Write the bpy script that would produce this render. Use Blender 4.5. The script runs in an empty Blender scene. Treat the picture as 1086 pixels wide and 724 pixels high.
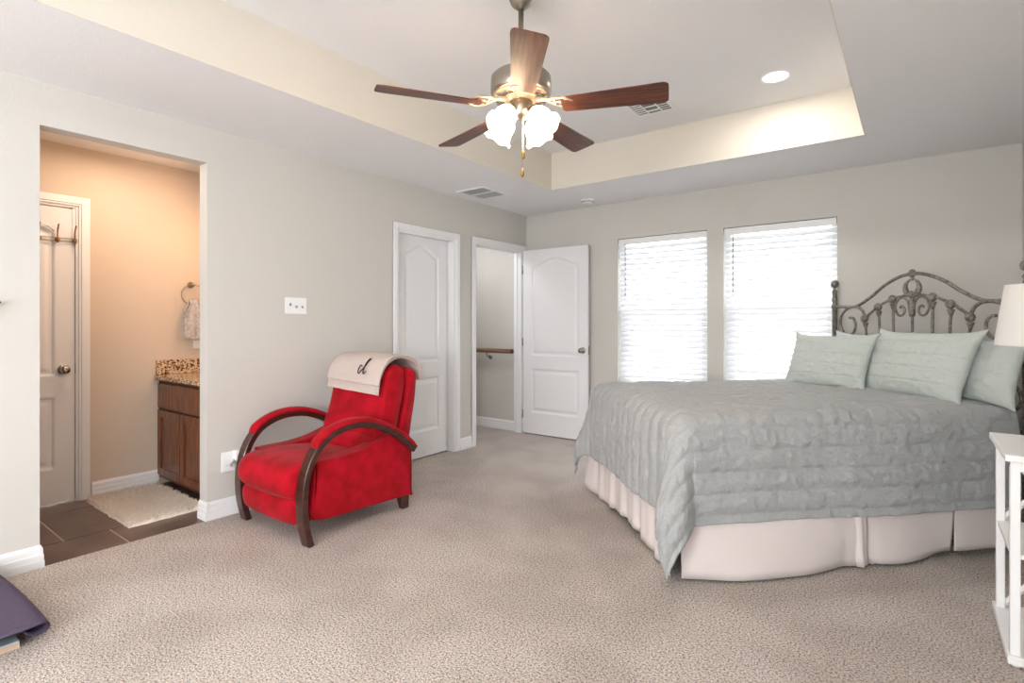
import bpy, bmesh, math, random
from mathutils import Vector, Matrix, noise
random.seed(4)
PI = math.pi
C = bpy.context.scene.collection
SC = bpy.context.scene

# ------------------------------------------------------------------ camera
cam_d = bpy.data.cameras.new('camera')
cam = bpy.data.objects.new('camera', cam_d); C.objects.link(cam)
cam.location = (3.509, -4.941, 1.223)
cam.rotation_euler = (PI/2, 0, 0.6446)
cam_d.sensor_width = 36; cam_d.lens = 567.0/1086*36
cam_d.shift_y = -19.0/1086
cam_d.clip_start = 0.02
SC.camera = cam

# ------------------------------------------------------------------ world, lights, exposure
SC.view_settings.view_transform = 'Standard'
SC.view_settings.look = 'None'
SC.view_settings.gamma = 1
SC.view_settings.use_curve_mapping = False
SC.view_settings.exposure = 0.63
w = bpy.data.worlds.new('world'); SC.world = w; w.use_nodes = True
bg = w.node_tree.nodes['Background']
bg.inputs[0].default_value = (0.93, 0.97, 1.0, 1); bg.inputs[1].default_value = 5.2

def area(name, loc, rot, sx, sy, power, col=(1, 1, 1), spread=None):
    l = bpy.data.lights.new(name, 'AREA'); l.shape = 'RECTANGLE'; l.size = sx; l.size_y = sy
    l.energy = power; l.color = col
    if spread: l.spread = spread
    o = bpy.data.objects.new(name, l); C.objects.link(o); o.location = loc; o.rotation_euler = rot
    return o
# fill lights at two unseen windows, added behind the camera to brighten the room
area('added_fill_front', (2.5, -8.05, 1.35), (PI/2, 0, 0), 2.1, 1.5, 54, (0.95, 0.975, 1.0))
area('added_fill_right', (4.02, -6.70, 1.40), (PI/2, 0, PI/2), 1.5, 1.5, 40, (0.95, 0.975, 1.0))
area('added_hall_fill', (-0.62, -0.75, 2.38), (0, 0, 0), 0.4, 0.3, 6.5, (0.97, 0.97, 1.0))  # unseen lamp added to brighten the hallway
area('vanity_light', (-0.45, -2.86, 2.05), (math.radians(-58), 0, 0), 0.6, 0.14, 5.0, (1.0, 0.60, 0.34))
area('bathroom_ceiling_light', (-0.6, -3.7, 2.40), (0, 0, 0), 0.3, 0.3, 5.2, (1.0, 0.78, 0.60))

# ------------------------------------------------------------------ materials
def lin(c):
    return tuple(((v/255)/12.92 if v/255 <= 0.04045 else ((v/255+0.055)/1.055)**2.4) for v in c) + (1,)
MATS = {}
def mat(name, rgb, rough=0.6, metal=0.0, spec=None, bump=0, bscale=200, var=0, vscale=20, sheen=0,
        emit=None, estr=0, stretch=None, rgb2=None, coat=0):
    m = bpy.data.materials.new(name); m.use_nodes = True; MATS[name] = m
    nt = m.node_tree; b = nt.nodes['Principled BSDF']
    b.inputs['Base Color'].default_value = lin(rgb); b.inputs['Roughness'].default_value = rough
    b.inputs['Metallic'].default_value = metal
    if spec is not None: b.inputs['Specular IOR Level'].default_value = spec
    if sheen: b.inputs['Sheen Weight'].default_value = sheen; b.inputs['Sheen Roughness'].default_value = .4
    if coat: b.inputs['Coat Weight'].default_value = coat
    tc = nt.nodes.new('ShaderNodeTexCoord'); mp = nt.nodes.new('ShaderNodeMapping')
    nt.links.new(tc.outputs['Object'], mp.inputs[0])
    if stretch: mp.inputs['Scale'].default_value = stretch
    if var:
        n = nt.nodes.new('ShaderNodeTexNoise'); n.inputs['Scale'].default_value = vscale; n.inputs['Detail'].default_value = 5
        r = nt.nodes.new('ShaderNodeValToRGB')
        c1 = lin(rgb); c2 = lin(rgb2) if rgb2 else tuple(v*(1-var) for v in c1[:3])+(1,)
        r.color_ramp.elements[0].color = c2; r.color_ramp.elements[1].color = c1
        r.color_ramp.elements[0].position = .35; r.color_ramp.elements[1].position = .65
        nt.links.new(mp.outputs[0], n.inputs['Vector']); nt.links.new(n.outputs['Fac'], r.inputs[0])
        nt.links.new(r.outputs[0], b.inputs['Base Color'])
    if bump:
        n2 = nt.nodes.new('ShaderNodeTexNoise'); n2.inputs['Scale'].default_value = bscale; n2.inputs['Detail'].default_value = 3
        bp = nt.nodes.new('ShaderNodeBump'); bp.inputs['Strength'].default_value = bump; bp.inputs['Distance'].default_value = .004
        nt.links.new(mp.outputs[0], n2.inputs['Vector']); nt.links.new(n2.outputs['Fac'], bp.inputs['Height'])
        nt.links.new(bp.outputs[0], b.inputs['Normal'])
    if emit:
        b.inputs['Emission Color'].default_value = lin(emit); b.inputs['Emission Strength'].default_value = estr
    return m
M_wall = mat('wall_paint', (203, 200, 194), .8, bump=.25, bscale=90, spec=.2)
M_ceil = mat('ceiling_paint', (238, 237, 238), .85, bump=.3, bscale=80, spec=.2)
M_bathwall = mat('bath_wall_paint', (210, 194, 176), .75, bump=.2, bscale=90, spec=.2)
M_trim = mat('white_trim_paint', (232, 232, 233), .4)
M_door = mat('white_door_paint', (228, 228, 229), .45)
M_nickel = mat('brushed_nickel', (168, 160, 148), .32, 1.0)
M_darkmetal = mat('dark_knob_metal', (158, 152, 144), .25, 1.0)
M_iron = mat('weathered_iron', (146, 138, 130), .5, .35, bump=.4, bscale=120, var=.5, vscale=60, rgb2=(92, 86, 82))
M_red = mat('red_microsuede', (180, 6, 32), .85, var=.3, vscale=9, bump=.15, bscale=300, rgb2=(146, 2, 14), sheen=.08, spec=.2)
M_darkwood = mat('dark_cherry_wood', (74, 36, 26), .3, var=.5, vscale=7, stretch=(1, 1, 9), rgb2=(44, 20, 16), coat=.3)
M_throw = mat('oatmeal_throw', (206, 190, 182), .95, bump=.6, bscale=260, var=.12, vscale=200)
M_thread = mat('black_thread', (35, 30, 32), .8)
M_skirt = mat('cream_bed_skirt', (222, 212, 209), .9, bump=.6, bscale=11)
M_mattress = mat('mattress_ticking', (222, 218, 210), .9)
M_sheet = mat('pale_sheet', (214, 222, 218), .9)
M_whitefurn = mat('white_furniture_paint', (240, 240, 240), .35)
M_shade = mat('white_lamp_fabric', (244, 242, 238), .8, bump=.1, bscale=300)
M_blade = mat('walnut_fan_blade', (110, 62, 42), .38, var=.5, vscale=6, stretch=(1, 14, 1), rgb2=(62, 36, 30), spec=.4)
M_plastic = mat('white_plastic', (238, 238, 238), .35)
M_slot = mat('dark_slot', (60, 60, 62), .8)
M_grey = mat('grey_damper', (120, 122, 124), .6)
M_outletgrey = mat('grey_plug', (150, 152, 156), .5)
M_can = mat('lamp_lens', (255, 250, 240), .5, emit=(255, 240, 215), estr=9)
M_rail = mat('oak_handrail', (134, 98, 66), .4, var=.3, vscale=8, stretch=(1, 10, 10))
M_cabinet = mat('cherry_cabinet_wood', (128, 68, 34), .32, var=.5, vscale=6, stretch=(7, 7, 1), rgb2=(76, 38, 22), coat=.2)
M_cabdark = mat('cabinet_dark_wood', (70, 34, 22), .4)  # darker brown for the cabinet body and face frame
M_towel = mat('grey_hand_towel', (206, 202, 200), .95, bump=.8, bscale=160, var=.35, vscale=45)
M_purple = mat('purple_foam', (78, 66, 90), .75, bump=.15, bscale=150, var=.12, vscale=60)
M_purple2 = mat('dark_purple_edge', (34, 26, 62), .7)
M_board = mat('pale_blue_board', (172, 186, 192), .5)
M_tan = mat('tan_board_edge', (196, 170, 146), .6)
M_black = mat('black_metal', (22, 26, 30), .35, .6)
M_vinyl = mat('white_window_vinyl', (236, 238, 240), .4)
M_wand = mat('clear_grey_wand', (140, 142, 145), .3)
M_brass = mat('antique_brass', (150, 112, 60), .35, .9)
M_outgrass = mat('outside_lawn', (150, 150, 130), .9)

def fabric(name, rgb, rgb2, linen=420, bump=.5):
    m = mat(name, rgb, .92, bump=bump, bscale=linen, var=.2, vscale=340, rgb2=rgb2, sheen=.15, spec=.15)
    return m
M_quilt = fabric('sage_quilt', (178, 180, 180), (154, 156, 156), linen=90, bump=.75)
M_sham = fabric('sage_sham', (197, 203, 198), (182, 189, 184), bump=.35)

def carpet():
    m = bpy.data.materials.new('speckled_carpet'); m.use_nodes = True; nt = m.node_tree; b = nt.nodes['Principled BSDF']
    tc = nt.nodes.new('ShaderNodeTexCoord')
    n = nt.nodes.new('ShaderNodeTexNoise'); n.inputs['Scale'].default_value = 125; n.inputs['Detail'].default_value = 4; n.inputs['Roughness'].default_value = .75
    r = nt.nodes.new('ShaderNodeValToRGB'); e = r.color_ramp.elements
    e[0].position = .38; e[0].color = lin((104, 93, 88)); e[1].position = .62; e[1].color = lin((232, 220, 212))
    k = e.new(.5); k.color = lin((200, 191, 184))
    n3 = nt.nodes.new('ShaderNodeTexNoise'); n3.inputs['Scale'].default_value = 2.2; n3.inputs['Detail'].default_value = 2
    mx = nt.nodes.new('ShaderNodeMix'); mx.data_type = 'RGBA'; mx.blend_type = 'MULTIPLY'
    r3 = nt.nodes.new('ShaderNodeValToRGB'); r3.color_ramp.elements[0].position = .4; r3.color_ramp.elements[1].position = .6
    r3.color_ramp.elements[0].color = (.86, .85, .84, 1); r3.color_ramp.elements[1].color = (1, 1, 1, 1)
    mx.inputs[0].default_value = 1
    nt.links.new(tc.outputs['Object'], n.inputs['Vector']); nt.links.new(tc.outputs['Object'], n3.inputs['Vector'])
    nt.links.new(n.outputs['Fac'], r.inputs[0]); nt.links.new(n3.outputs['Fac'], r3.inputs[0])
    nt.links.new(r.outputs[0], mx.inputs[6]); nt.links.new(r3.outputs[0], mx.inputs[7])
    nt.links.new(mx.outputs[2], b.inputs['Base Color'])
    bp = nt.nodes.new('ShaderNodeBump'); bp.inputs['Strength'].default_value = .8; bp.inputs['Distance'].default_value = .009
    n2 = nt.nodes.new('ShaderNodeTexNoise'); n2.inputs['Scale'].default_value = 170; n2.inputs['Detail'].default_value = 3
    nt.links.new(tc.outputs['Object'], n2.inputs['Vector']); nt.links.new(n2.outputs['Fac'], bp.inputs['Height'])
    nt.links.new(bp.outputs[0], b.inputs['Normal'])
    b.inputs['Roughness'].default_value = .95; b.inputs['Specular IOR Level'].default_value = .1
    return m
M_carpet = carpet()

def granite():
    m = bpy.data.materials.new('speckled_granite'); m.use_nodes = True; nt = m.node_tree; b = nt.nodes['Principled BSDF']
    tc = nt.nodes.new('ShaderNodeTexCoord')
    v = nt.nodes.new('ShaderNodeTexNoise'); v.inputs['Scale'].default_value = 60; v.inputs['Detail'].default_value = 5; v.inputs['Roughness'].default_value = .7
    r = nt.nodes.new('ShaderNodeValToRGB'); e = r.color_ramp.elements; r.color_ramp.interpolation = 'CONSTANT'
    e[0].position = 0; e[0].color = lin((40, 28, 24)); e[1].position = .43; e[1].color = lin((132, 92, 62))
    for p, c in ((.47, (186, 150, 112)), (.52, (222, 204, 176)), (.60, (150, 118, 86)), (.64, (232, 220, 200))):
        k = e.new(p); k.color = lin(c)
    nt.links.new(tc.outputs['Object'], v.inputs['Vector']); nt.links.new(v.outputs['Fac'], r.inputs[0])
    nt.links.new(r.outputs[0], b.inputs['Base Color']); b.inputs['Roughness'].default_value = .18
    return m
M_granite = granite()

def tile():
    m = bpy.data.materials.new('brown_floor_tile'); m.use_nodes = True; nt = m.node_tree; b = nt.nodes['Principled BSDF']
    n = nt.nodes.new('ShaderNodeTexNoise'); n.inputs['Scale'].default_value = 3.5; n.inputs['Detail'].default_value = 6
    tc = nt.nodes.new('ShaderNodeTexCoord'); r = nt.nodes.new('ShaderNodeValToRGB')
    r.color_ramp.elements[0].position = .35; r.color_ramp.elements[0].color = lin((84, 66, 60))
    r.color_ramp.elements[1].position = .7; r.color_ramp.elements[1].color = lin((112, 92, 84))
    nt.links.new(tc.outputs['Object'], n.inputs['Vector']); nt.links.new(n.outputs['Fac'], r.inputs[0])
    nt.links.new(r.outputs[0], b.inputs['Base Color']); b.inputs['Roughness'].default_value = .3
    return m
M_tile = tile()
M_grout = mat('tile_grout', (196, 178, 162), .9)

def translucent(name, rgb, fac=.55, em=None, es=0):
    m = bpy.data.materials.new(name); m.use_nodes = True; nt = m.node_tree
    for n in list(nt.nodes): nt.nodes.remove(n)
    o = nt.nodes.new('ShaderNodeOutputMaterial'); d = nt.nodes.new('ShaderNodeBsdfDiffuse'); t = nt.nodes.new('ShaderNodeBsdfTranslucent')
    mx = nt.nodes.new('ShaderNodeMixShader'); mx.inputs[0].default_value = fac
    d.inputs[0].default_value = lin(rgb); t.inputs[0].default_value = lin(rgb)
    nt.links.new(d.outputs[0], mx.inputs[1]); nt.links.new(t.outputs[0], mx.inputs[2])
    if em:
        e = nt.nodes.new('ShaderNodeEmission'); e.inputs[0].default_value = lin(em); e.inputs[1].default_value = es
        a = nt.nodes.new('ShaderNodeAddShader'); nt.links.new(mx.outputs[0], a.inputs[0]); nt.links.new(e.outputs[0], a.inputs[1])
        nt.links.new(a.outputs[0], o.inputs[0])
    else: nt.links.new(mx.outputs[0], o.inputs[0])
    return m
M_slat = translucent('white_blind_slat', (240, 241, 244), .19)
M_glow = translucent('frosted_glass_lit', (250, 240, 225), .5, (255, 239, 220), 4.0)
M_shade = translucent('white_lamp_fabric', (246, 244, 240), .3)

def thin_glass():
    m = bpy.data.materials.new('window_glass'); m.use_nodes = True; nt = m.node_tree
    for n in list(nt.nodes): nt.nodes.remove(n)
    o = nt.nodes.new('ShaderNodeOutputMaterial'); t = nt.nodes.new('ShaderNodeBsdfTransparent'); g = nt.nodes.new('ShaderNodeBsdfGlossy')
    g.inputs['Roughness'].default_value = .02; mx = nt.nodes.new('ShaderNodeMixShader'); mx.inputs[0].default_value = .06
    nt.links.new(t.outputs[0], mx.inputs[1]); nt.links.new(g.outputs[0], mx.inputs[2]); nt.links.new(mx.outputs[0], o.inputs[0])
    return m
M_glass = thin_glass()

# ------------------------------------------------------------------ helpers
def obj(name, bm, m, parent=None, loc=None, smooth=False, rot=None):
    me = bpy.data.meshes.new(name)
    bmesh.ops.recalc_face_normals(bm, faces=bm.faces[:])
    bm.to_mesh(me); bm.free()
    o = bpy.data.objects.new(name, me); C.objects.link(o)
    if m is not None: me.materials.append(m)
    if parent: o.parent = parent
    if loc: o.location = loc
    if rot: o.rotation_euler = rot
    if smooth:
        for p in me.polygons: p.use_smooth = True
    return o
def autosmooth(o, ang=35):
    me = o.data
    for p in me.polygons: p.use_smooth = True
    bm = bmesh.new(); bm.from_mesh(me)
    for e in bm.edges:
        if len(e.link_faces) == 2 and e.calc_face_angle(0) > math.radians(ang): e.smooth = False
    bm.to_mesh(me); bm.free()
    return o
def tag(o, label, cat, group=None):
    o['label'] = label; o['category'] = cat
    if group: o['group'] = group
    return o
def thing(name, label, cat, loc=(0, 0, 0), rotz=0, group=None):
    o = bpy.data.objects.new(name, None); C.objects.link(o); o.empty_display_size = .1
    o.location = loc; o.rotation_euler = (0, 0, rotz)
    return tag(o, label, cat, group)
def struct(o):
    o['kind'] = 'structure'; return o
def dup(root, loc=None, rotz=None, label=None, group=None):
    r = root.copy(); C.objects.link(r)
    if loc: r.location = loc
    if rotz is not None: r.rotation_euler = (0, 0, rotz)
    if label: r['label'] = label
    if group: r['group'] = group
    for ch in list(root.children):
        c = ch.copy(); C.objects.link(c); c.parent = r
        for g in ch.children:
            d = g.copy(); C.objects.link(d); d.parent = c
    return r
def box(bm, x0, x1, y0, y1, z0, z1, bev=0, seg=2):
    b2 = bmesh.new()
    bmesh.ops.create_cube(b2, size=1)
    for v in b2.verts:
        v.co = Vector(((x0+x1)/2 + v.co.x*(x1-x0), (y0+y1)/2 + v.co.y*(y1-y0), (z0+z1)/2 + v.co.z*(z1-z0)))
    if bev: bmesh.ops.bevel(b2, geom=b2.edges[:], offset=bev, segments=seg, affect='EDGES', profile=.5)
    merge(bm, b2); return bm
def merge(bm, b2, mtx=None):
    mp = {}
    for v in b2.verts: mp[v] = bm.verts.new(mtx @ v.co if mtx else v.co)
    for f in b2.faces:
        try: bm.faces.new([mp[v] for v in f.verts])
        except ValueError: pass
    b2.free()
def B(*a, **k): return box(bmesh.new(), *a, **k)
def tube(bm, pts, r, n=10, closed=False, flat=1.0, up=None):
    pts = [Vector(p) for p in pts]; N = len(pts)
    rs = r if isinstance(r, (list, tuple)) else [r]*N
    rings = []; prev = None
    for i, p in enumerate(pts):
        a = pts[(i-1) % N] if (closed or i > 0) else p
        b = pts[(i+1) % N] if (closed or i < N-1) else p
        t = (b-a).normalized()
        if prev is None:
            ref = Vector(up) if up else (Vector((0, 0, 1)) if abs(t.z) < .9 else Vector((1, 0, 0)))
            nrm = (ref - t*ref.dot(t)).normalized()
        else:
            nrm = (prev - t*prev.dot(t)).normalized()
        prev = nrm; bi = t.cross(nrm)
        rings.append([bm.verts.new(p + (nrm*math.cos(2*PI*k/n) + bi*math.sin(2*PI*k/n)*flat)*rs[i]) for k in range(n)])
    for i in range(N if closed else N-1):
        A, Bq = rings[i], rings[(i+1) % N]
        for k in range(n): bm.faces.new([A[k], A[(k+1) % n], Bq[(k+1) % n], Bq[k]])
    if not closed:
        bm.faces.new(rings[0][::-1]); bm.faces.new(rings[-1])
    return bm
def T(pts, r, n=10, **k): return tube(bmesh.new(), pts, r, n, **k)
def lathe(bm, prof, n=24, c=(0, 0, 0), cap=True, mtx=None):
    rings = []
    for r, z in prof:
        ring = []
        for k in range(n):
            co = Vector((c[0]+r*math.cos(2*PI*k/n), c[1]+r*math.sin(2*PI*k/n), c[2]+z))
            ring.append(bm.verts.new(mtx @ co if mtx else co))
        rings.append(ring)
    for i in range(len(rings)-1):
        for k in range(n): bm.faces.new([rings[i][k], rings[i][(k+1) % n], rings[i+1][(k+1) % n], rings[i+1][k]])
    if cap:
        bm.faces.new(rings[0][::-1]); bm.faces.new(rings[-1])
    return bm
def Lt(prof, n=24, **k): return lathe(bmesh.new(), prof, n, **k)
def sphere(bm, c, r, sc=(1, 1, 1), u=16, v=10):
    b2 = bmesh.new(); bmesh.ops.create_uvsphere(b2, u_segments=u, v_segments=v, radius=r)
    merge(bm, b2, Matrix.Translation(c) @ Matrix.Diagonal((*sc, 1))); return bm
def extrude_profile(bm, prof, axis, a, b):
    """prof: closed list of 2D points; axis 'x','y','z' extruded from a to b"""
    def mk(u, v, t):
        return {'x': Vector((t, u, v)), 'y': Vector((u, t, v)), 'z': Vector((u, v, t))}[axis]
    A = [bm.verts.new(mk(u, v, a)) for u, v in prof]; Bq = [bm.verts.new(mk(u, v, b)) for u, v in prof]
    n = len(prof)
    for i in range(n): bm.faces.new([A[i], A[(i+1) % n], Bq[(i+1) % n], Bq[i]])
    bm.faces.new(A[::-1]); bm.faces.new(Bq)
    return bm
def grid_surf(bm, nu, nv, f):
    g = [[bm.verts.new(f(i/(nu-1), j/(nv-1))) for j in range(nv)] for i in range(nu)]
    for i in range(nu-1):
        for j in range(nv-1): bm.faces.new([g[i][j], g[i+1][j], g[i+1][j+1], g[i][j+1]])
    return g
def smooth_path(P, sub=6):
    P = [Vector(p) for p in P]; out = []
    for i in range(len(P)-1):
        p0 = P[max(i-1, 0)]; p1 = P[i]; p2 = P[i+1]; p3 = P[min(i+2, len(P)-1)]
        for k in range(sub):
            t = k/sub
            out.append(.5*((2*p1)+(-p0+p2)*t+(2*p0-5*p1+4*p2-p3)*t*t+(-p0+3*p1-3*p2+p3)*t**3))
    out.append(P[-1]); return out
def fbm(x, y, z=0): return noise.fractal(Vector((x, y, z)), 1.0, 2.0, 3)

# ------------------------------------------------------------------ room shell
W, H, YF = 4.09, 2.44, -8.2
TX0, TX1, TY0, TY1, TZ = 0.857, 3.257, -5.1, -0.816, 2.772
O1 = (-4.22, -3.425, 0, 2.222)       # bathroom opening
O2 = (-1.888, -1.184, 0, 2.02)       # closet door opening
O3 = (-0.884, -0.090, 0, 2.03)       # hall door opening
WT = 0.10
def holes(bm, lo, hi, z0, z1, ops, mk):
    """wall pieces along one axis with openings (a,b,za,zb)"""
    cur = lo
    for a, b, za, zb in sorted(ops):
        mk(cur, a, z0, z1)
        if za > z0: mk(a, b, z0, za)
        if zb < z1: mk(a, b, zb, z1)
        cur = b
    mk(cur, hi, z0, z1)
bm = bmesh.new()
holes(bm, YF, 0.0, 0, TZ+.1, [O1, O2, O3], lambda a, b, c, d: box(bm, -WT, 0, a, b, c, d))
struct(obj('wall_left', bm, M_wall))
WIN = [(1.126, 2.011, .607, 2.073), (2.151, 3.022, .607, 2.073)]
bm = bmesh.new()
holes(bm, -WT, W+.1, 0, TZ+.1, WIN, lambda a, b, c, d: box(bm, a, b, 0, .14, c, d))
struct(obj('wall_back', bm, M_wall))
bm = bmesh.new(); RWN = (-7.50, -5.90, .62, 2.18)
holes(bm, YF, 0, 0, TZ+.1, [RWN], lambda a, b, c, d: box(bm, W, W+.1, a, b, c, d))
struct(obj('wall_right', bm, M_wall))
FW = (1.35, 3.65, .55, 2.15)
bm = bmesh.new()
holes(bm, 0, W, 0, TZ+.1, [FW], lambda a, b, c, d: box(bm, a, b, YF-.12, YF, c, d))
struct(obj('wall_front', bm, M_wall))
# ceiling: soffit frame + raised tray
bm = bmesh.new()
box(bm, 0, TX0, YF, 0, H, TZ+.1); box(bm, TX1, W, YF, 0, H, TZ+.1)
box(bm, TX0, TX1, TY1, 0, H, TZ+.1); box(bm, TX0, TX1, YF, TY0, H, TZ+.1)
box(bm, TX0, TX1, TY0, TY1, TZ, TZ+.1)
struct(obj('ceiling', bm, M_ceil))
# tray vertical faces: wall paint with their lamplit brightness put into its colour
bm = bmesh.new(); e = .004
box(bm, TX0, TX1, TY1-e, TY1, H, TZ); box(bm, TX0, TX0+e, TY0, TY1-e, H, TZ); box(bm, TX1-e, TX1, TY0, TY1-e, H, TZ); box(bm, TX0+e, TX1-e, TY0, TY0+e, H, TZ)
struct(obj('trim_1', bm, mat('brightened_wall_paint', (222, 215, 203), .8, bump=.25, bscale=90, spec=.2)))
struct(obj('floor', B(0.004, W, YF, 0, -.08, 0), M_carpet))
struct(obj('floor_hall', B(-1.6, 0.004, -1.10, -.045, -.08, -.001), M_carpet))
# bathroom shell
BX = -1.10
bm = bmesh.new(); box(bm, BX-.1, BX, -5.6, -3.995, 0, 2.44)
bm.free()
BD = (-4.60, -3.790, 0, 2.03)
bm = bmesh.new()
holes(bm, -5.6, -2.68, 0, 2.5, [BD], lambda a, b, c, d: box(bm, BX-.1, BX, a, b, c, d))
struct(obj('wall_bathroom', bm, M_bathwall))
struct(obj('wall_bathroom_back', B(BX, -WT, -2.74, -2.64, 0, 2.5), M_bathwall))
struct(obj('wall_bathroom_front', B(BX, -WT, -5.6, -5.5, 0, 2.5), M_bathwall))
struct(obj('wall_bathroom_side', B(-WT-.008, -WT-.001, -3.42, -2.74, 0, 2.44), M_bathwall))
struct(obj('ceiling_bathroom', B(BX-.1, -WT, -5.6, -2.64, 2.44, 2.54), M_ceil))
struct(obj('floor_bathroom_grout', B(BX-.25, 0.004, -5.5, -2.74, -.08, -.004), M_grout))
bm = bmesh.new()
gx = [0.004, -.315, -.315-.45, -.315-.90]
ed = [(0.003, -.312, [-4.86, -4.42, -3.84, -3.25, -2.7]), (-.318, -.86, [-5.1, -4.05, -3.46, -2.88]), (-.866, -1.35, [-5.3, -4.3, -3.75, -3.2, -2.7])]
ed = [(0.003, -.312, [-5.5, -5.0, -4.42, -3.835, -3.25, -2.74]), (-.318, -.90, [-5.5, -4.64, -4.05, -3.46, -2.88, -2.74]), (-.906, -1.34, [-5.5, -4.93, -4.34, -3.75, -3.17, -2.74])]
for xa, xb, ys in ed:
    for a, b in zip(ys[:-1], ys[1:]): box(bm, xb+.0015, xa-.0015, a+.0045, b-.0045, -.02, 0.0, bev=.0012, seg=1)
struct(obj('floor_bathroom', bm, M_tile))
# closet + hall shells, with backing added beyond the doors against leaking daylight
struct(obj('wall_hall', B(-1.6, -WT, -.05, .06, 0, 2.5), M_wall))
struct(obj('wall_hall_end', B(-1.7, -1.6, -1.2, .06, 0, 2.5), M_wall))
struct(obj('wall_hall_side', B(-1.6, -WT, -1.16, -1.06, 0, 2.5), M_wall))
struct(obj('ceiling_hall', B(-1.7, -WT, -1.2, .06, 2.44, 2.54), M_ceil))
struct(obj('wall_closet', B(-.75, -.70, -2.6, -1.16, 0, 2.5), M_wall))

struct(obj('wall_closet_end', B(-.75, -WT, -2.64, -2.60, 0, 2.5), M_wall))
struct(obj('floor_closet', B(-.75, 0.004, -2.6, -1.16, -.08, -.0015), M_carpet))
struct(obj('ceiling_closet', B(-.75, -WT, -2.6, -1.16, 2.44, 2.5), M_ceil))
struct(obj('wall_bathroom_light_block', B(-1.75, -1.7, -5.0, -3.5, 0, 2.5), M_wall))  # unseen backing added to block daylight under the bathroom door
struct(obj('floor_bathroom_light_block', B(-1.75, -1.2, -5.0, -3.5, -.08, -.002), M_tile))
# baseboards
BBH = .112
BP = [(0, 0), (.016, 0), (.016, .034), (.013, .040), (.013, .064), (.010, .070), (.010, .096), (.006, .104), (.003, BBH), (0, BBH)]
def bb_y(bm, x, y0, y1, s=1): extrude_profile(bm, [(x+s*u, v) for u, v in BP], 'y', y0, y1)
def bb_x(bm, y, x0, x1, s=1): extrude_profile(bm, [(y+s*u, v) for u, v in BP], 'x', x0, x1)
bm = bmesh.new()
bb_y(bm, 0, YF, O1[0]); bb_x(bm, O1[0], -WT, .016)
bb_y(bm, 0, O1[1], O2[0]-.066); bb_x(bm, O1[1], -WT, .016, -1)
bb_y(bm, 0, O2[1]+.066, O3[0]-.066)
struct(obj('baseboard_left', bm, M_trim))
bm = bmesh.new(); bb_x(bm, 0, .03, W, -1); struct(obj('baseboard_back', bm, M_trim))
bm = bmesh.new(); bb_y(bm, W, YF, -.02, -1); struct(obj('baseboard_right', bm, M_trim))
bm = bmesh.new(); bb_x(bm, -.05, -1.6, -WT-.02, -1); struct(obj('baseboard_hall', bm, M_trim))
bm = bmesh.new(); bb_y(bm, BX, -3.715, -3.30); struct(obj('baseboard_bathroom', bm, M_trim))

# door casings
def casing(bm, x, y0, y1, zt, w=.062, t=.016, s=1, wr=None):
    """stepped casing round an opening in a wall of constant x"""
    wr = w if wr is None else wr
    for (i0, tt) in ((0, .010), (.014, t)):
        a, b = y0-w, y1+wr
        xs = sorted((x, x+s*tt))
        box(bm, xs[0], xs[1], a, y0-i0, 0, zt+w, bev=.002, seg=1)
        box(bm, xs[0], xs[1], y1+i0, b, 0, zt+w, bev=.002, seg=1)
        box(bm, xs[0], xs[1], y0-i0, y1+i0, zt+i0, zt+w, bev=.002, seg=1)
def jambs(bm, x0, x1, y0, y1, zt, t=.014, stop=None):
    box(bm, x0, x1, y0, y0+t, 0, zt); box(bm, x0, x1, y1-t, y1, 0, zt); box(bm, x0, x1, y0+t, y1-t, zt-t, zt)
    if stop is not None:
        s0, s1 = stop
        box(bm, s0, s1, y0+t, y0+t+.01, 0, zt-t); box(bm, s0, s1, y1-t-.01, y1-t, 0, zt-t)
bm = bmesh.new(); casing(bm, 0, O2[0], O2[1], O2[3]); jambs(bm, -WT, 0.0, O2[0], O2[1], O2[3], stop=(-.095, -.075))
struct(obj('trim_2', bm, M_trim))
bm = bmesh.new(); casing(bm, 0, O3[0], O3[1], O3[3], wr=.066); jambs(bm, -WT, 0.0, O3[0], O3[1], O3[3], stop=(-.07, -.05))
casing(bm, -WT, O3[0], O3[1]+.001, O3[3], s=-1, wr=.03)
struct(obj('trim_3', bm, M_trim))
bm = bmesh.new(); casing(bm, BX, BD[0], BD[1], BD[3]); jambs(bm, BX-.1, BX, BD[0], BD[1], BD[3])
struct(obj('trim_4', bm, M_trim))

# doors (local: x = 0..w from hinge, y = front face at 0 towards -y, z up)
def sstep(a, b, x):
    t = min(max((x-a)/(b-a), 0), 1); return t*t*(3-2*t)
def door_slab(wd, hd, th=.035, res=.008, both=False):
    P = [(.11, wd-.11, .235, .715, 0), (.11, wd-.11, .862, 1.835, .085)]
    def h(x, z):
        r = 0
        for a, b, c, d, arch in P:
            top = d
            if arch:
                q = (x-a)/(b-a); q = min(max(q, 0), 1)
                top = d + arch*(.5-.5*math.cos(2*PI*q))**.9
            dd = min(x-a, b-x, z-c, (top-z)*.93)
            if dd > 0: r = .0095*sstep(0, .010, dd) - .0075*sstep(.026, .052, dd)
        return r
    bm = bmesh.new()
    nx = int(wd/res)+1; nz = int(hd/res)+1
    for side in ((0, 1) if both else (0,)):
        def f(u, v):
            x = u*wd; z = v*hd; q = h(x, z)
            return Vector((x, q if side == 0 else th-q, z+.012))
        grid_surf(bm, nx, nz, f)
    box(bm, 0, wd, .0105, th-.0105 if both else th, .012, hd+.012)
    # thin edge strips closing the slab
    for a, b, c, d in ((0, .004, .012, hd+.012), (wd-.004, wd, .012, hd+.012), (0, wd, .012, .016), (0, wd, hd+.008, hd+.012)):
        box(bm, a, b, 0.0003, th-.0003, c, d)
    return bm
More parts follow.
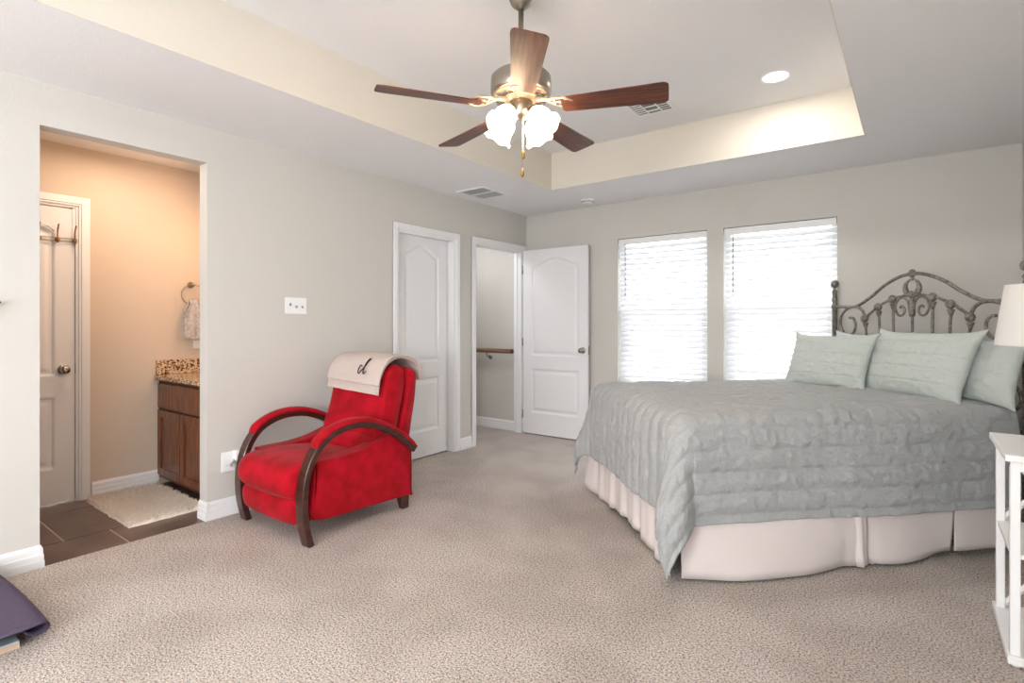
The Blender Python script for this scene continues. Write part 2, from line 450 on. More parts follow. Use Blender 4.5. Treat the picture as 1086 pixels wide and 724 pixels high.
def knob(parent, x, z, side=-1, y=0, m=None):
    bmk = bmesh.new(); Mx = Matrix.Translation((x, y, z)) @ Matrix.Rotation(PI/2 if side < 0 else -PI/2, 4, 'X')
    lathe(bmk, [(.033, 0), (.033, .006), (.026, .010), (.012, .012), (.011, .030), (.020, .036), (.027, .046), (.027, .056), (.020, .066), (.006, .070)], 20, mtx=Mx)
    return obj('door_knob', bmk, m or M_darkmetal, parent, smooth=True)
def hinges(parent, xs, y, zs=(.22, 1.02, 1.82)):
    for z in zs: obj('hinge', lathe(bmesh.new(), [(.006, -.045), (.006, .045)], 8, c=(xs, y, z)), M_darkmetal, parent, smooth=True)

# closet door, a little open
d1 = door_slab(.650, 2.00); d1 = obj('door_1', d1, M_door, None); struct(d1)
d1.location = (-.050, O2[0]+.016, 0); d1.rotation_euler = (0, 0, PI/2 + math.radians(1.5))
autosmooth(d1, 40)
obj('strike_plate', B(.0, .003, -.016, .016, -.03, .03, bev=.001, seg=1), M_darkmetal, d1, loc=(.6505, .018, .93))
# hall door, folded open against the back wall
d2 = struct(obj('door_2', door_slab(.81, 2.02, both=True), M_door)); autosmooth(d2, 40)
d2.location = (.022, -.094, 0); d2.rotation_euler = (0, 0, math.radians(1.0))
knob(d2, .75, .945); knob(d2, .75, .945, side=1, y=.035).scale = (1, .6, 1)
hinges(d2, -.004, -.004)
obj('latch_plate', B(.81, .812, .006, .030, .90, .99), M_nickel, d2)
# bathroom door
d3 = struct(obj('door_3', door_slab(.775, 2.0), M_door)); autosmooth(d3, 40)
d3.location = (BX-.012, BD[0]+.018, 0); d3.rotation_euler = (0, 0, PI/2)
knob(d3, .775-.062, .91)
obj('strike_plate', B(.776, .780, -.004, .002, .88, .95), M_darkmetal, d3)

# hall light switch seen low at the left of the hall wall (dark outlet edge)
t = thing('handrail', 'brown wooden handrail on the hallway wall beyond the open doorway', 'handrail', (-.45, -.05, .88))
bm = T([(-1.1, -.075, .03), (.335, -.075, .03)], .026, 14); obj('rail', bm, M_rail, t, smooth=True)
obj('end_cap', T([(.335, -.075, .03), (.345, -.075, .03)], .0262, 14), M_darkwood, t, smooth=True)
bm = bmesh.new(); tube(bm, smooth_path([(-.03, -.075, .005), (-.03, -.075, -.02), (-.03, -.05, -.045), (-.03, -.012, -.05)]), .007, 8)
lathe(bm, [(.028, 0), (.028, .008), (.01, .012)], 16, mtx=Matrix.Translation((-.03, 0, -.05)) @ Matrix.Rotation(PI/2, 4, 'X'))
obj('bracket', bm, M_darkmetal, t, smooth=True)

# ------------------------------------------------------------------ windows + blinds
for i, (x0, x1, z0, z1) in enumerate(WIN):
    bm = bmesh.new(); f = .045
    box(bm, x0, x0+f, .085, .135, z0, z1); box(bm, x1-f, x1, .085, .135, z0, z1)
    box(bm, x0+f, x1-f, .085, .135, z0, z0+f); box(bm, x0+f, x1-f, .085, .135, z1-f, z1)
    wn = struct(obj('window_%d' % (i+1), bm, M_vinyl))
    zm = 1.355
    bm = bmesh.new(); box(bm, x0+f, x1-f, .088, .128, zm-.025, zm+.025)
    for a in (x0+f, x1-f-.03): box(bm, a, a+.03, .09, .12, z0+f, zm-.025)
    box(bm, x0+f+.03, x1-f-.03, .09, .12, z0+f, z0+f+.035)
    obj('sash', bm, M_vinyl, wn)
    obj('glass_pane', B(x0+f, x1-f, .104, .108, z0+f, z1-f), M_glass, wn)
    obj('sill', B(x0, x1, 0.002, .085, z0-.001, z0+.012), M_trim, wn)
    side = ('left', 'right')[i]
    b = thing('window_blind', ('white slatted blind on the window nearest the open door', 'white slatted blind on the window behind the bed head post')[i], 'blind', ((x0+x1)/2, .045, z0), 0, None)
    hw = (x1-x0)/2 - .006; hh = z1-z0
    obj('headrail', B(-hw, hw, -.028, .024, hh-.045, hh-.003, bev=.002), M_plastic, b)
    obj('valance', B(-hw, hw, -.036, -.030, hh-.066, hh-.008, bev=.002), M_plastic, b)
    bm = bmesh.new(); sp = .0505; z = .055; k = 0
    tilt = math.radians(57)
    while z < hh-.075:
        j = random.uniform(-.03, .03)
        tl = tilt + j; pr = []
        for q in range(7):
            s = -1+2*q/6; cam_h = .003*(1-s*s)
            yy = s*.0255; pr.append((yy*math.cos(tl)+cam_h*math.sin(tl)*0 , yy*math.sin(tl)+cam_h))
        th = .0028
        prof = pr + [(a, c-th) for a, c in pr[::-1]]
        extrude_profile(bm, [(a, c+z) for a, c in prof], 'x', -hw, hw)
        z += sp; k += 1
    obj('slats', bm, M_slat, b)
    obj('bottom_rail', B(-hw, hw, -.024, .024, .016, .034, bev=.003), M_plastic, b)
    for xx in (-hw*.72, 0, hw*.72):
        bm = T([(xx, -.029, .03), (xx, -.029, hh-.05)], .0011, 6); tube(bm, [(xx, .029, .03), (xx, .029, hh-.05)], .0011, 6)
        obj('ladder_cord', bm, M_plastic, b)
    obj('tilt_wand', T([(-hw+.075, -.042, hh-.06), (-hw+.075, -.042, hh-.60)], .0048, 8), M_wand, b)
    bm = T([(-hw+.02, -.034, hh-.06), (-hw+.02, -.034, .14)], .0013, 6)
    lathe(bm, [(.003, 0), (.007, .01), (.004, .04)], 8, c=(-hw+.02, -.034, .11)); obj('lift_cord', bm, M_plastic, b)
# unseen wide window behind the camera, added to go with the front fill
bm = bmesh.new(); x0, x1, z0, z1 = FW; f = .05
box(bm, x0, x0+f, YF-.1, YF-.05, z0, z1); box(bm, x1-f, x1, YF-.1, YF-.05, z0, z1)
box(bm, x0, x1, YF-.1, YF-.05, z0, z0+f); box(bm, x0, x1, YF-.1, YF-.05, z1-f, z1)
for q in (1,): box(bm, x0+(x1-x0)*q/2-.025, x0+(x1-x0)*q/2+.025, YF-.1, YF-.05, z0, z1)
wn = struct(obj('window_3', bm, M_vinyl))
obj('glass_pane', B(x0+f, x1-f, YF-.08, YF-.076, z0+f, z1-f), M_glass, wn)

bm = bmesh.new(); y0, y1, z0, z1 = RWN  # unseen right-hand window, added to go with the side fill
for a, b, c, d in ((y0, y0+f, z0, z1), (y1-f, y1, z0, z1), (y0+f, y1-f, z0, z0+f), (y0+f, y1-f, z1-f, z1), (y0+f, y1-f, 1.37, 1.42)): box(bm, W+.045, W+.09, a, b, c, d)
wn = struct(obj('window_4', bm, M_vinyl))
obj('glass_pane', B(W+.06, W+.064, y0+f, y1-f, z0+f, z1-f), M_glass, wn)

# ------------------------------------------------------------------ ceiling fittings
def ceiling_fan():
    t = thing('ceiling_fan', 'brushed nickel ceiling fan with five walnut blades and lit glass shades', 'ceiling fan', (2.066, -2.953, TZ))
    obj('canopy', Lt([(.068, 0), (.068, -.02), (.060, -.05), (.045, -.085), (.022, -.105), (.018, -.108)], 28), M_nickel, t, smooth=True)
    obj('downrod', Lt([(.0125, -.10), (.0125, -.41)], 14), M_nickel, t, smooth=True)
    hub = Lt([(.02, -.335), (.032, -.345), (.040, -.36), (.085, -.366), (.125, -.375), (.137, -.388), (.139, -.42), (.139, -.458), (.133, -.466), (.128, -.468)], 40)
    obj('motor_housing', hub, M_nickel, t, smooth=True)
    # slotted lower plate
    bm = Lt([(.128, -.466), (.122, -.474), (.055, -.492), (.050, -.500), (.03, -.50)], 40)
    vt = obj('vent_plate', bm, M_vinyl_warm, t, smooth=True)
    bm = bmesh.new()
    for k in range(40):
        a = 2*PI*k/40
        Mx = Matrix.Rotation(a, 4, 'Z') @ Matrix.Translation((.093, 0, -.4865)) @ Matrix.Rotation(math.radians(15), 4, 'Y')
        b2 = bmesh.new(); box(b2, -.024, .024, -.0042, .0042, -.002, .002); merge(bm, b2, Mx)
    obj('vent_slots', bm, M_slot, vt)
    obj('switch_housing', Lt([(.048, -.495), (.054, -.50), (.054, -.545), (.046, -.562), (.030, -.570), (.014, -.578)], 28), M_nickel, t, smooth=True)
    camdir = math.atan2(-4.941+2.96, 3.509-2.057)
    for k in range(5):
        a = camdir + math.radians(2.5) + k*2*PI/5
        R = Matrix.Rotation(a, 4, 'Z')
        # blade iron
        bm = bmesh.new()
        for s in (-1, 1):
            pth = smooth_path([(.085, 0, -.487), (.13, s*.012, -.503), (.165, s*.040, -.513), (.205, s*.050, -.520), (.235, s*.028, -.522), (.25, s*.004, -.522)])
            tube(bm, pth, .0065, 8)
        box(bm, .07, .135, -.013, .013, -.503, -.484, bev=.004)
        tube(bm, [(.16, -.035, -.514), (.16, .035, -.514)], .006, 8)
        tube(bm, [(.16, 0, -.512), (.25, 0, -.522)], .006, 8)
        for yy in (-.03, .03): lathe(bm, [(.009, -.004), (.009, .004)], 10, c=(.215, yy, -.521))
        bmesh.ops.transform(bm, matrix=R, verts=bm.verts[:])
        iron = obj('blade_iron', bm, M_vinyl_warm, t, smooth=True)
        # blade
        bm = bmesh.new(); L0, L1 = .19, .652; prof = []
        def wdt(x):
            q = (x-L0)/(L1-L0); ww = .052 + .018*q
            d0 = x-L0; d1 = L1-x
            if d0 < .02: ww *= math.sqrt(max(0, 1-(1-d0/.02)**2))*.25+.75
            if d1 < .03: ww *= math.sqrt(max(0, 1-(1-d1/.03)**2))*.35+.65
            return ww
        xs = [L0+(L1-L0)*i/40 for i in range(41)] + [L1-.022, L1-.015, L1-.008, L1-.004, L1-.0015]
        xs = sorted(xs)
        up = [(x, wdt(x)) for x in xs]; lo = [(x, -wdt(x)) for x in xs[::-1]]
        extrude_profile(bm, up+lo, 'z', -.003, .003)
        P = Matrix.Translation((0, 0, -.529)) @ Matrix.Rotation(math.radians(-12), 4, 'X')
        bmesh.ops.transform(bm, matrix=P, verts=bm.verts[:])
        o = obj('blade', bm, M_blade, t); o.rotation_euler = (0, 0, a)
    # light kit
    for k in range(4):
        a = camdir + PI/4 + math.radians(6) + k*PI/2
        R = Matrix.Rotation(a, 4, 'Z')
        bm = tube(bmesh.new(), smooth_path([(.035, 0, -.548), (.065, 0, -.548), (.082, 0, -.560)]), .010, 10)
        bmesh.ops.transform(bm, matrix=R, verts=bm.verts[:]); arm = obj('lamp_arm', bm, M_nickel, t, smooth=True)
        Mx = R @ Matrix.Translation((.076, 0, -.552)) @ Matrix.Rotation(math.radians(-38), 4, 'Y') @ Matrix.Scale(.92, 4)
        bm = bmesh.new(); prof = [(.022, 0), (.030, -.008), (.046, -.030), (.054, -.055), (.055, -.078), (.059, -.098), (.070, -.118), (.074, -.122), (.068, -.117), (.056, -.098), (.052, -.078), (.051, -.056), (.043, -.032), (.022, -.006)]
        n = 36; rings = []
        for i, (r, z) in enumerate(prof):
            ring = []
            for j in range(n):
                th = 2*PI*j/n; fl = 1+.015*math.cos(6*th)*sstep(.07, .12, -z)
                zz = z + .005*math.cos(6*th)*sstep(.09, .12, -z)
                ring.append(bm.verts.new(Mx @ Vector((r*fl*math.cos(th), r*fl*math.sin(th), zz))))
            rings.append(ring)
        for i in range(len(rings)-1):
            for j in range(n): bm.faces.new([rings[i][j], rings[i][(j+1) % n], rings[i+1][(j+1) % n], rings[i+1][j]])
        sh = obj('glass_shade', bm, M_glow, t, smooth=True)
        bm = bmesh.new(); sphere(bm, (0, 0, -.06), .026, (1, 1, 1.35)); bmesh.ops.transform(bm, matrix=Mx, verts=bm.verts[:])
        obj('bulb', bm, M_bulb, sh, smooth=True)
        bm = lathe(bmesh.new(), [(.024, .012), (.026, 0), (.026, -.012)], 16, mtx=Mx); obj('shade_fitter', bm, M_nickel, sh, smooth=True)
    for (dx, dy, zz) in ((.028, -.02, -.728), (-.012, .028, -.793)):
        ch = obj('pull_chain', T([(dx, dy, -.56), (dx, dy, zz)], .0014, 6), M_nickel, t)
        obj('chain_fob', Lt([(.002, 0), (.0065, -.006), (.008, -.018), (.0075, -.034), (.004, -.04)], 12, c=(dx, dy, zz)), M_brass, ch, smooth=True)
    for o_ in t.children:
        if o_.name.split('.')[0] not in ('canopy', 'downrod'): o_.location.z -= .035
    return t
M_vinyl_warm = mat('cream_enamel', (176, 160, 138), .35, .3)
M_bulb = mat('lit_bulb', (255, 240, 220), .5, emit=(255, 226, 180), estr=45)
ceiling_fan()

t = thing('recessed_light', 'round lit recessed ceiling light in the raised tray', 'ceiling light', (2.815, -1.265, TZ))
for lx, ly in ((2.815, -1.265), (2.815, -4.75)):  # the one nearer the camera is unseen, added for brightness
    l = bpy.data.lights.new('seen_and_added_downlight', 'AREA'); l.shape = 'DISK'; l.size = .13; l.energy = 9 if ly < -4 else 5; l.color = (1, .95, .88)
    lo = bpy.data.objects.new('seen_and_added_downlight', l); C.objects.link(lo); lo.location = (lx, ly, TZ-.008)
obj('trim_ring', Lt([(.095, 0), (.095, -.004), (.090, -.007), (.072, -.004), (.070, 0)], 36), M_plastic, t, smooth=True)
obj('lens', Lt([(.07, -.001), (.068, -.004), (.0, -.005)], 36, cap=False), M_can, t, smooth=True)

t = thing('supply_vent', 'white multi-way air vent on the tray ceiling behind a fan blade', 'vent', (2.005, -1.308, TZ), math.radians(2))
bm = bmesh.new(); hw, hh = .145, .150
box(bm, -hw, hw, -hh, -hh+.022, -.007, 0, bev=.002, seg=1); box(bm, -hw, hw, hh-.022, hh, -.007, 0, bev=.002, seg=1)
box(bm, -hw, -hw+.022, -hh+.022, hh-.022, -.007, 0); box(bm, hw-.022, hw, -hh+.022, hh-.022, -.007, 0)
box(bm, -.052, -.044, -hh+.022, hh-.022, -.007, 0); box(bm, .044, .052, -hh+.022, hh-.022, -.007, 0); box(bm, -.052, .052, -.004, .004, -.007, 0)
obj('vent_frame', bm, M_plastic, t)
obj('vent_backing', B(-hw+.01, hw-.01, -hh+.01, hh-.01, -.0016, 0), M_grey, t)
bm = bmesh.new()
for k in range(7):
    y = -hh+.040+k*.038
    for a, b, hwl in ((-hw+.022, -.052, .0175), (.052, hw-.022, .008)):
        b2 = bmesh.new(); box(b2, a, b, -hwl, hwl, -.0012, .0012); merge(bm, b2, Matrix.Translation((0, y, -.006)) @ Matrix.Rotation(.2, 4, 'X'))
for k in (2, 9):
    y = -hh+.030+k*.0215
    b2 = bmesh.new(); box(b2, -.044, .044, -.006, .006, -.001, .001); merge(bm, b2, Matrix.Translation((0, y, -.005)) @ Matrix.Rotation(-.5, 4, 'X'))
obj('louvers', bm, M_plastic, t)

t = thing('return_vent', 'white louvered vent on the lower ceiling near the left wall', 'vent', (.30, -1.125, H))
bm = bmesh.new(); hw, hh = .165, .192
box(bm, -hw, hw, -hh, -hh+.025, -.010, 0, bev=.002, seg=1); box(bm, -hw, hw, hh-.025, hh, -.010, 0, bev=.002, seg=1)
box(bm, -hw, -hw+.025, -hh+.025, hh-.025, -.010, 0); box(bm, hw-.025, hw, -hh+.025, hh-.025, -.010, 0); box(bm, -hw, hw, -.006, .006, -.010, 0)
obj('vent_frame', bm, M_plastic, t)
bm = bmesh.new()
for k in range(16):
    y = -hh+.036+k*.0215
    b2 = bmesh.new(); box(b2, -hw+.02, hw-.02, -.0095, .0095, -.001, .001); merge(bm, b2, Matrix.Translation((0, y, -.006)) @ Matrix.Rotation(.35, 4, 'X'))
obj('louvers', bm, M_plastic, t)
obj('vent_backing', B(-hw+.01, hw-.01, -hh+.01, hh-.01, -.001, 0), M_grey, t)

t = thing('smoke_detector', 'small white round smoke detector on the lower ceiling near the back wall', 'smoke detector', (.94, -.285, H))
obj('detector_body', Lt([(.066, 0), (.066, -.010), (.060, -.014), (.056, -.030), (.046, -.038), (.0, -.040)], 32, cap=False), M_plastic, t, smooth=True)
bm = bmesh.new()
for k in range(14):
    b2 = bmesh.new(); box(b2, .0555, .0600, -.008, .008, -.026, -.018); merge(bm, b2, Matrix.Rotation(2*PI*k/14, 4, 'Z'))
obj('sounder_slots', bm, M_slot, t)

# ------------------------------------------------------------------ wall plates
t = thing('light_switch', 'white triple toggle light switch plate on the left wall', 'light switch', (0, -2.83, 1.349))
obj('switch_plate', B(0.0005, .007, -.083, .083, -.058, .058, bev=.003), M_plastic, t)
for k, y in enumerate((-.046, 0, .046)):
    bm = bmesh.new(); up = (-1, 1, 1)[k]
    b2 = bmesh.new(); box(b2, 0, .016, -.0045, .0045, -.008, .008, bev=.002); merge(bm, b2, Matrix.Translation((.004, y, -.004*up)) @ Matrix.Rotation(.45*up, 4, 'Y'))
    obj('toggle', bm, M_outletgrey, t)
    # screws are on the same plate
t = thing('wall_outlet', 'white wall outlet beside the red recliner with plugs in it', 'outlet', (0, -3.30, .342))
obj('outlet_plate', B(0.0005, .007, -.042, .042, -.064, .064, bev=.003), M_plastic, t)
bm = bmesh.new()
for z in (-.024,):
    for y in (-.007, .007): box(bm, .0065, .0075, y-.001, y+.001, z-.004, z+.005)
obj('outlet_slots', bm, M_slot, t)
t = thing('power_adapter', 'small white plug-in adapter standing out from the wall outlet', 'adapter', (.0075, -3.262, .372))
obj('adapter_body', B(0, .045, -.012, .028, -.026, .038, bev=.005), M_plastic, t, smooth=False)
bm = T(smooth_path([(.02, -.012, -.015), (.03, -.020, -.03), (.012, -.026, -.05), (.008, -.022, -.062)]), .004, 8); obj('cord', bm, M_outletgrey, t, smooth=True)

# black metal bracket tip on the left wall
t = thing('wall_bracket', 'black metal bracket tip on the left wall at the photo edge', 'bracket', (0, -4.52, 1.27))
obj('bracket_arm', T([(.02, 0, -.05), (.03, .07, 0), (.03, .148, .060)], .010, 8), M_black, t, smooth=True)
obj('bracket_plate', B(0.0005, .012, -.02, .02, -.09, -.02, bev=.003), M_black, t)
obj('bracket_inset', T([(.040, .08, -.001), (.040, .125, .036)], .0035, 6), M_board, t)

# ------------------------------------------------------------------ bathroom contents
t = thing('vanity_cabinet', 'cherry wood bathroom vanity cabinet seen through the left opening', 'cabinet', (-.65, -3.00, 0))
# local x -.43.. .53, front y=-.30
XL, XR, YFv, YB = -.440, .53, -.30, .245
bm = bmesh.new()
box(bm, XL, XR, YFv+.02, YB, .09, .80); box(bm, XL+.0, XR, YFv+.075, YB, .0, .09)
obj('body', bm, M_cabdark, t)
bm = bmesh.new()
box(bm, XL, XL+.022, YFv, YFv+.02, .06, .80); box(bm, XL, XR, YFv, YFv+.02, .775, .80); box(bm, XL, XR, YFv, YFv+.02, .575, .592); box(bm, XL, XR, YFv, YFv+.02, .06, .085)
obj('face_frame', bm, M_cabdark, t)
def panel(x0, x1, z0, z1, fr):
    bm = bmesh.new(); y = YFv-.018
    box(bm, x0, x0+fr, y, YFv, z0, z1, bev=.002, seg=1); box(bm, x1-fr, x1, y, YFv, z0, z1, bev=.002, seg=1)
    box(bm, x0+fr, x1-fr, y, YFv, z0, z0+fr, bev=.002, seg=1); box(bm, x0+fr, x1-fr, y, YFv, z1-fr, z1, bev=.002, seg=1)
    box(bm, x0+fr-.001, x1-fr+.001, y+.009, YFv, z0+fr-.001, z1-fr+.001)
    return bm
bmx = B(XL+.02, XR-.02, YFv-.018, YFv, .592, .775, bev=.004); obj('drawer_front', bmx, M_cabinet, t)
obj('door', panel(XL+.02, -.027, .085, .575, .055), M_cabinet, t)
obj('door', panel(-.019, .43, .085, .575, .055), M_cabinet, t)
t = thing('vanity_countertop', 'speckled brown granite countertop with side splash on the vanity', 'countertop', (-.65, -3.00, .80))
obj('counter_slab', B(-.449, .548, -.33, .258, 0.0005, .034, bev=.004), M_granite, t)
obj('side_splash', B(-.449, -.429, -.32, .258, .0345, .145, bev=.003), M_granite, t)
obj('back_splash', B(-.428, .548, .238, .258, .0345, .145, bev=.003), M_granite, t)
# towel ring and towel
t = thing('towel_ring', 'brass toned towel ring on the warm bathroom wall', 'towel ring', (BX, -3.075, 1.53))
obj('ring_post', lathe(bmesh.new(), [(.024, 0), (.024, .008), (.012, .014), (.010, .05), (.014, .056), (.008, .062)], 18, mtx=Matrix.Rotation(PI/2, 4, 'Y')), M_nickel, t, smooth=True)
ring = [(.055+.012*math.sin(a), .082*math.sin(a), -.082+.082*math.cos(a)) for a in [2*PI*k/40 for k in range(40)]]
obj('ring', tube(bmesh.new(), ring, .0045, 8, closed=True), M_nickel, t, smooth=True)
def towel():
    bm = bmesh.new()
    def f(u, v):
        # v: from front hem, up over the ring, back hem; u across
        L = 2*v-1; front = L < 0
        q = abs(L)
        w = .032 + .044*sstep(0, .5, q)
        z = -.13 - .30*q + (.02 if not front else 0)
        yy = (u-.5)*2*w
        dep = .012*sstep(0, .06, q) * (-1 if not front else 1)
        fold = .007*math.sin(u*PI*5+1)*(1-.3*q)
        return Vector((.057 + dep + fold + (.006*q if front else 0), yy, z + .008*math.sin(u*9)*q))
    grid_surf(bm, 26, 60, f)
    return bm
o = obj('hand_towel', towel(), M_towel, None, loc=(BX, -3.075, 1.53), smooth=True)
sm = o.modifiers.new('s', 'SOLIDIFY'); sm.thickness = .006; sm.offset = 0
tag(o, 'grey patterned hand towel hanging from the bathroom towel ring', 'towel')
t = thing('bathroom_outlet', 'small white outlet plate under the hand towel', 'outlet', (BX, -3.02, 1.085))
obj('outlet_plate', B(0.0005, .007, -.038, .038, -.06, .06, bev=.003), M_plastic, t)
obj('outlet_face', B(.007, .009, -.017, .017, -.035, .035, bev=.002), M_vinyl, t)
# over-door hook rack
t = thing('hook_rack', 'over-the-door wire hook rack hanging on the bathroom door', 'hook rack', (BX-.012, -3.81, 1.79))
for y in (0, -.46):
    bm = B(.003, .006, y-.009, y+.009, .0, .245); box(bm, -.03, .006, y-.009, y+.009, .242, .245)
    obj('door_strap', bm, M_plastic, t)
bm = T([(.012, .012, .012), (.012, -.50, .012)], .0028, 6); tube(bm, [(.012, .012, -.010), (.012, -.50, -.010)], .0028, 6); obj('rail', bm, M_nickel, t, smooth=True)
for y in (-.002, -.095, -.19, -.285, -.38, -.47):
    bm = T(smooth_path([(.012, y, -.015), (.022, y, .0), (.030, y, .06), (.055, y, .10)]), .0042, 8)
    tube(bm, smooth_path([(.012, y, -.01), (.035, y, -.02), (.05, y, -.010)]), .004, 8)
    lathe(bm, [(.006, 0), (.014, .004), (.014, .010), (.006, .014)], 12, mtx=Matrix.Translation((.012, y, 0)) @ Matrix.Rotation(PI/2, 4, 'Y'))
    obj('hook', bm, M_brass, t, smooth=True)
bm = T(smooth_path([(.015, -.11, .055), (.015, -.15, .085), (.015, -.19, .095), (.015, -.25, .08)]), .0035, 8); obj('wire_scroll', bm, M_nickel, t, smooth=True)
# shaggy bath mat
def shag(x0, x1, y0, y1):
    bm = bmesh.new(); rnd = random.Random(3)
    nx, ny = 80, 46
    def f(u, v):
        e = min(u, 1-u)*(x1-x0); g = min(v, 1-v)*(y1-y0); d = min(e, g)
        h = .024*sstep(-.001, .02, d)
        return Vector((x0+(x1-x0)*u+.008*fbm(u*7, v*7, 2), y0+(y1-y0)*v+.008*fbm(u*9, v*9, 5), .001+h+.012*noise.noise(Vector((u*60, v*36, 1)))*sstep(0, .02, d)))
    grid_surf(bm, nx, ny, f)
    for _ in range(9000):
        x = rnd.uniform(x0+.008, x1-.008); y = rnd.uniform(y0+.008, y1-.008); h = rnd.uniform(.026, .040); r = .0022
        a = rnd.uniform(0, 2*PI); dx, dy = rnd.uniform(-.012, .012), rnd.uniform(-.012, .012)
        V = [bm.verts.new((x+r*math.cos(a+k*2.094), y+r*math.sin(a+k*2.094), .012)) for k in range(3)]
        Tp = [bm.verts.new((x+dx+r*1.1*math.cos(a+k*2.094), y+dy+r*1.1*math.sin(a+k*2.094), h)) for k in range(3)]
        for k in range(3): bm.faces.new([V[k], V[(k+1) % 3], Tp[(k+1) % 3], Tp[k]])
        bm.faces.new(Tp)
    return bm
M_rug = mat('cream_shag', (226, 214, 200), .95, var=.12, vscale=40)
o = obj('bath_mat', shag(-1.04, -.235, -3.765, -3.325), M_rug, None)
tag(o, 'cream shaggy bath mat on the brown tiles before the vanity', 'bath mat')

# ------------------------------------------------------------------ red recliner
def loft_x(bm, yz, x0, x1, rnd=.02, seg=4):
    """extrude closed yz outline along x, with rounded side edges"""
    cy = sum(p[0] for p in yz)/len(yz); cz = sum(p[1] for p in yz)/len(yz)
    n = len(yz)
    def inset(d):
        out = []
        for i in range(n):
            a = Vector(yz[i-1]); b = Vector(yz[i]); c = Vector(yz[(i+1) % n])
            t = (c-a); 
            if t.length < 1e-6: out.append((b.x, b.y)); continue
            t.normalize(); nr = Vector((-t.y, t.x))
            if nr.dot(Vector((cy, cz))-b) < 0: nr = -nr
            out.append((b.x+nr.x*d, b.y+nr.y*d))
        return out
    rings = []
    st = [(x0 + rnd*(1-math.cos(k/seg*PI/2)), rnd*(1-math.sin(k/seg*PI/2))) for k in range(seg+1)]
    en = [(x1 - (x-x0), d) for x, d in st[::-1]]
    mid = [(x0+rnd+(x1-x0-2*rnd)*k/6, 0) for k in range(1, 6)]
    for x, d in st+mid+en:
        P = inset(d); rings.append([bm.verts.new((x, p[0], p[1])) for p in P])
    for i in range(len(rings)-1):
        for k in range(n): bm.faces.new([rings[i][k], rings[i][(k+1) % n], rings[i+1][(k+1) % n], rings[i+1][k]])
    cp = [bm.faces.new(rings[0][::-1]), bm.faces.new(rings[-1])]
    bmesh.ops.triangulate(bm, faces=cp, ngon_method='EAR_CLIP')
    return bm
def closed_smooth(P, sub=5):
    P = [Vector((*p, 0)) for p in P]; n = len(P); out = []
    for i in range(n):
        p0, p1, p2, p3 = P[i-1], P[i], P[(i+1) % n], P[(i+2) % n]
        for k in range(sub):
            t = k/sub; q = .5*((2*p1)+(-p0+p2)*t+(2*p0-5*p1+4*p2-p3)*t*t+(-p0+3*p1-3*p2+p3)*t**3)
            out.append((q.x, q.y))
    return out
# chair local frame: origin (.505,-2.93,0); x across, y along room
chr_ = thing('recliner_chair', 'red suede recliner with bentwood arms beside the left wall', 'armchair', (.505, -2.93, 0))
cy0 = 2.93
def cy(P): return [(y+cy0, z) for y, z in P]
# base side panels + body
side = closed_smooth(cy([(-3.222, .125), (-3.224, .28), (-3.220, .425), (-3.19, .444), (-3.00, .448), (-2.85, .468), (-2.73, .502), (-2.63, .52), (-2.52, .455), (-2.497, .39), (-2.492, .25), (-2.497, .095), (-2.53, .088), (-2.85, .100)]), 4)
for s in (-1, 1):
    xa, xb = (.225, .335) if s > 0 else (-.335, -.225)
    autosmooth(obj('side_panel', loft_x(bmesh.new(), side, xa, xb, .014), M_red, chr_), 30)
bm = B(-.24, .24, -.27, .40, .10, .34, bev=.02); obj('seat_base', bm, M_red, chr_, smooth=True)
# seat cushion with rounded nose
def cushion(bm, x0, x1, f_prof, crown=.02, nx=28):
    """f_prof: closed outline list (y,z); crown pushes the middle out"""
    n = len(f_prof); c = Vector((sum(p[0] for p in f_prof)/n, sum(p[1] for p in f_prof)/n)); rings = []
    for i in range(nx+1):
        u = i/nx; s = 2*u-1; k = (1-abs(s)**7)**.5 if abs(s) < 1 else 0
        sc = .80 + .20*k; x = x0+(x1-x0)*u
        ring = []
        for y, z in f_prof:
            d = Vector((y, z))-c; q = c + d*sc; q += d.normalized()*crown*(1-s*s)*.6
            ring.append(bm.verts.new((x, q.x, q.y)))
        rings.append(ring)
    for i in range(nx):
        for k in range(n): bm.faces.new([rings[i][k], rings[i][(k+1) % n], rings[i+1][(k+1) % n], rings[i+1][k]])
    bm.faces.new(rings[0][::-1]); bm.faces.new(rings[-1])
    return bm
seat = closed_smooth(cy([(-3.20, .235), (-3.30, .245), (-3.352, .285), (-3.362, .345), (-3.335, .405), (-3.26, .437), (-3.05, .440), (-2.85, .420), (-2.70, .415), (-2.68, .33), (-2.90, .28)]), 4)
so = obj('seat_cushion', cushion(bmesh.new(), -.300, .292, seat, .022), M_red, chr_, smooth=True)
foot = closed_smooth(cy([(-3.20, .095), (-3.29, .100), (-3.318, .135), (-3.325, .20), (-3.310, .245), (-3.25, .26), (-3.19, .25)]), 4)
obj('footrest_panel', cushion(bmesh.new(), -.288, .286, foot, .012), M_red, chr_, smooth=True)
# back cushion and rear panel
def slope(P, off=0): return P
back = closed_smooth(cy([(-2.76, .40), (-2.775, .50), (-2.735, .60), (-2.70, .72), (-2.675, .83), (-2.645, .905), (-2.585, .950), (-2.525, .945), (-2.500, .90), (-2.515, .78), (-2.56, .60), (-2.60, .42), (-2.66, .36)]), 4)
obj('back_cushion', cushion(bmesh.new(), -.287, .290, back, .014), M_red, chr_, smooth=True)
rear = closed_smooth(cy([(-2.60, .38), (-2.54, .60), (-2.50, .80), (-2.49, .90), (-2.455, .928), (-2.415, .915), (-2.405, .88), (-2.42, .72), (-2.455, .55), (-2.50, .36)]), 4)
obj('back_panel', cushion(bmesh.new(), -.283, .288, rear, .004), M_red, chr_, smooth=True)
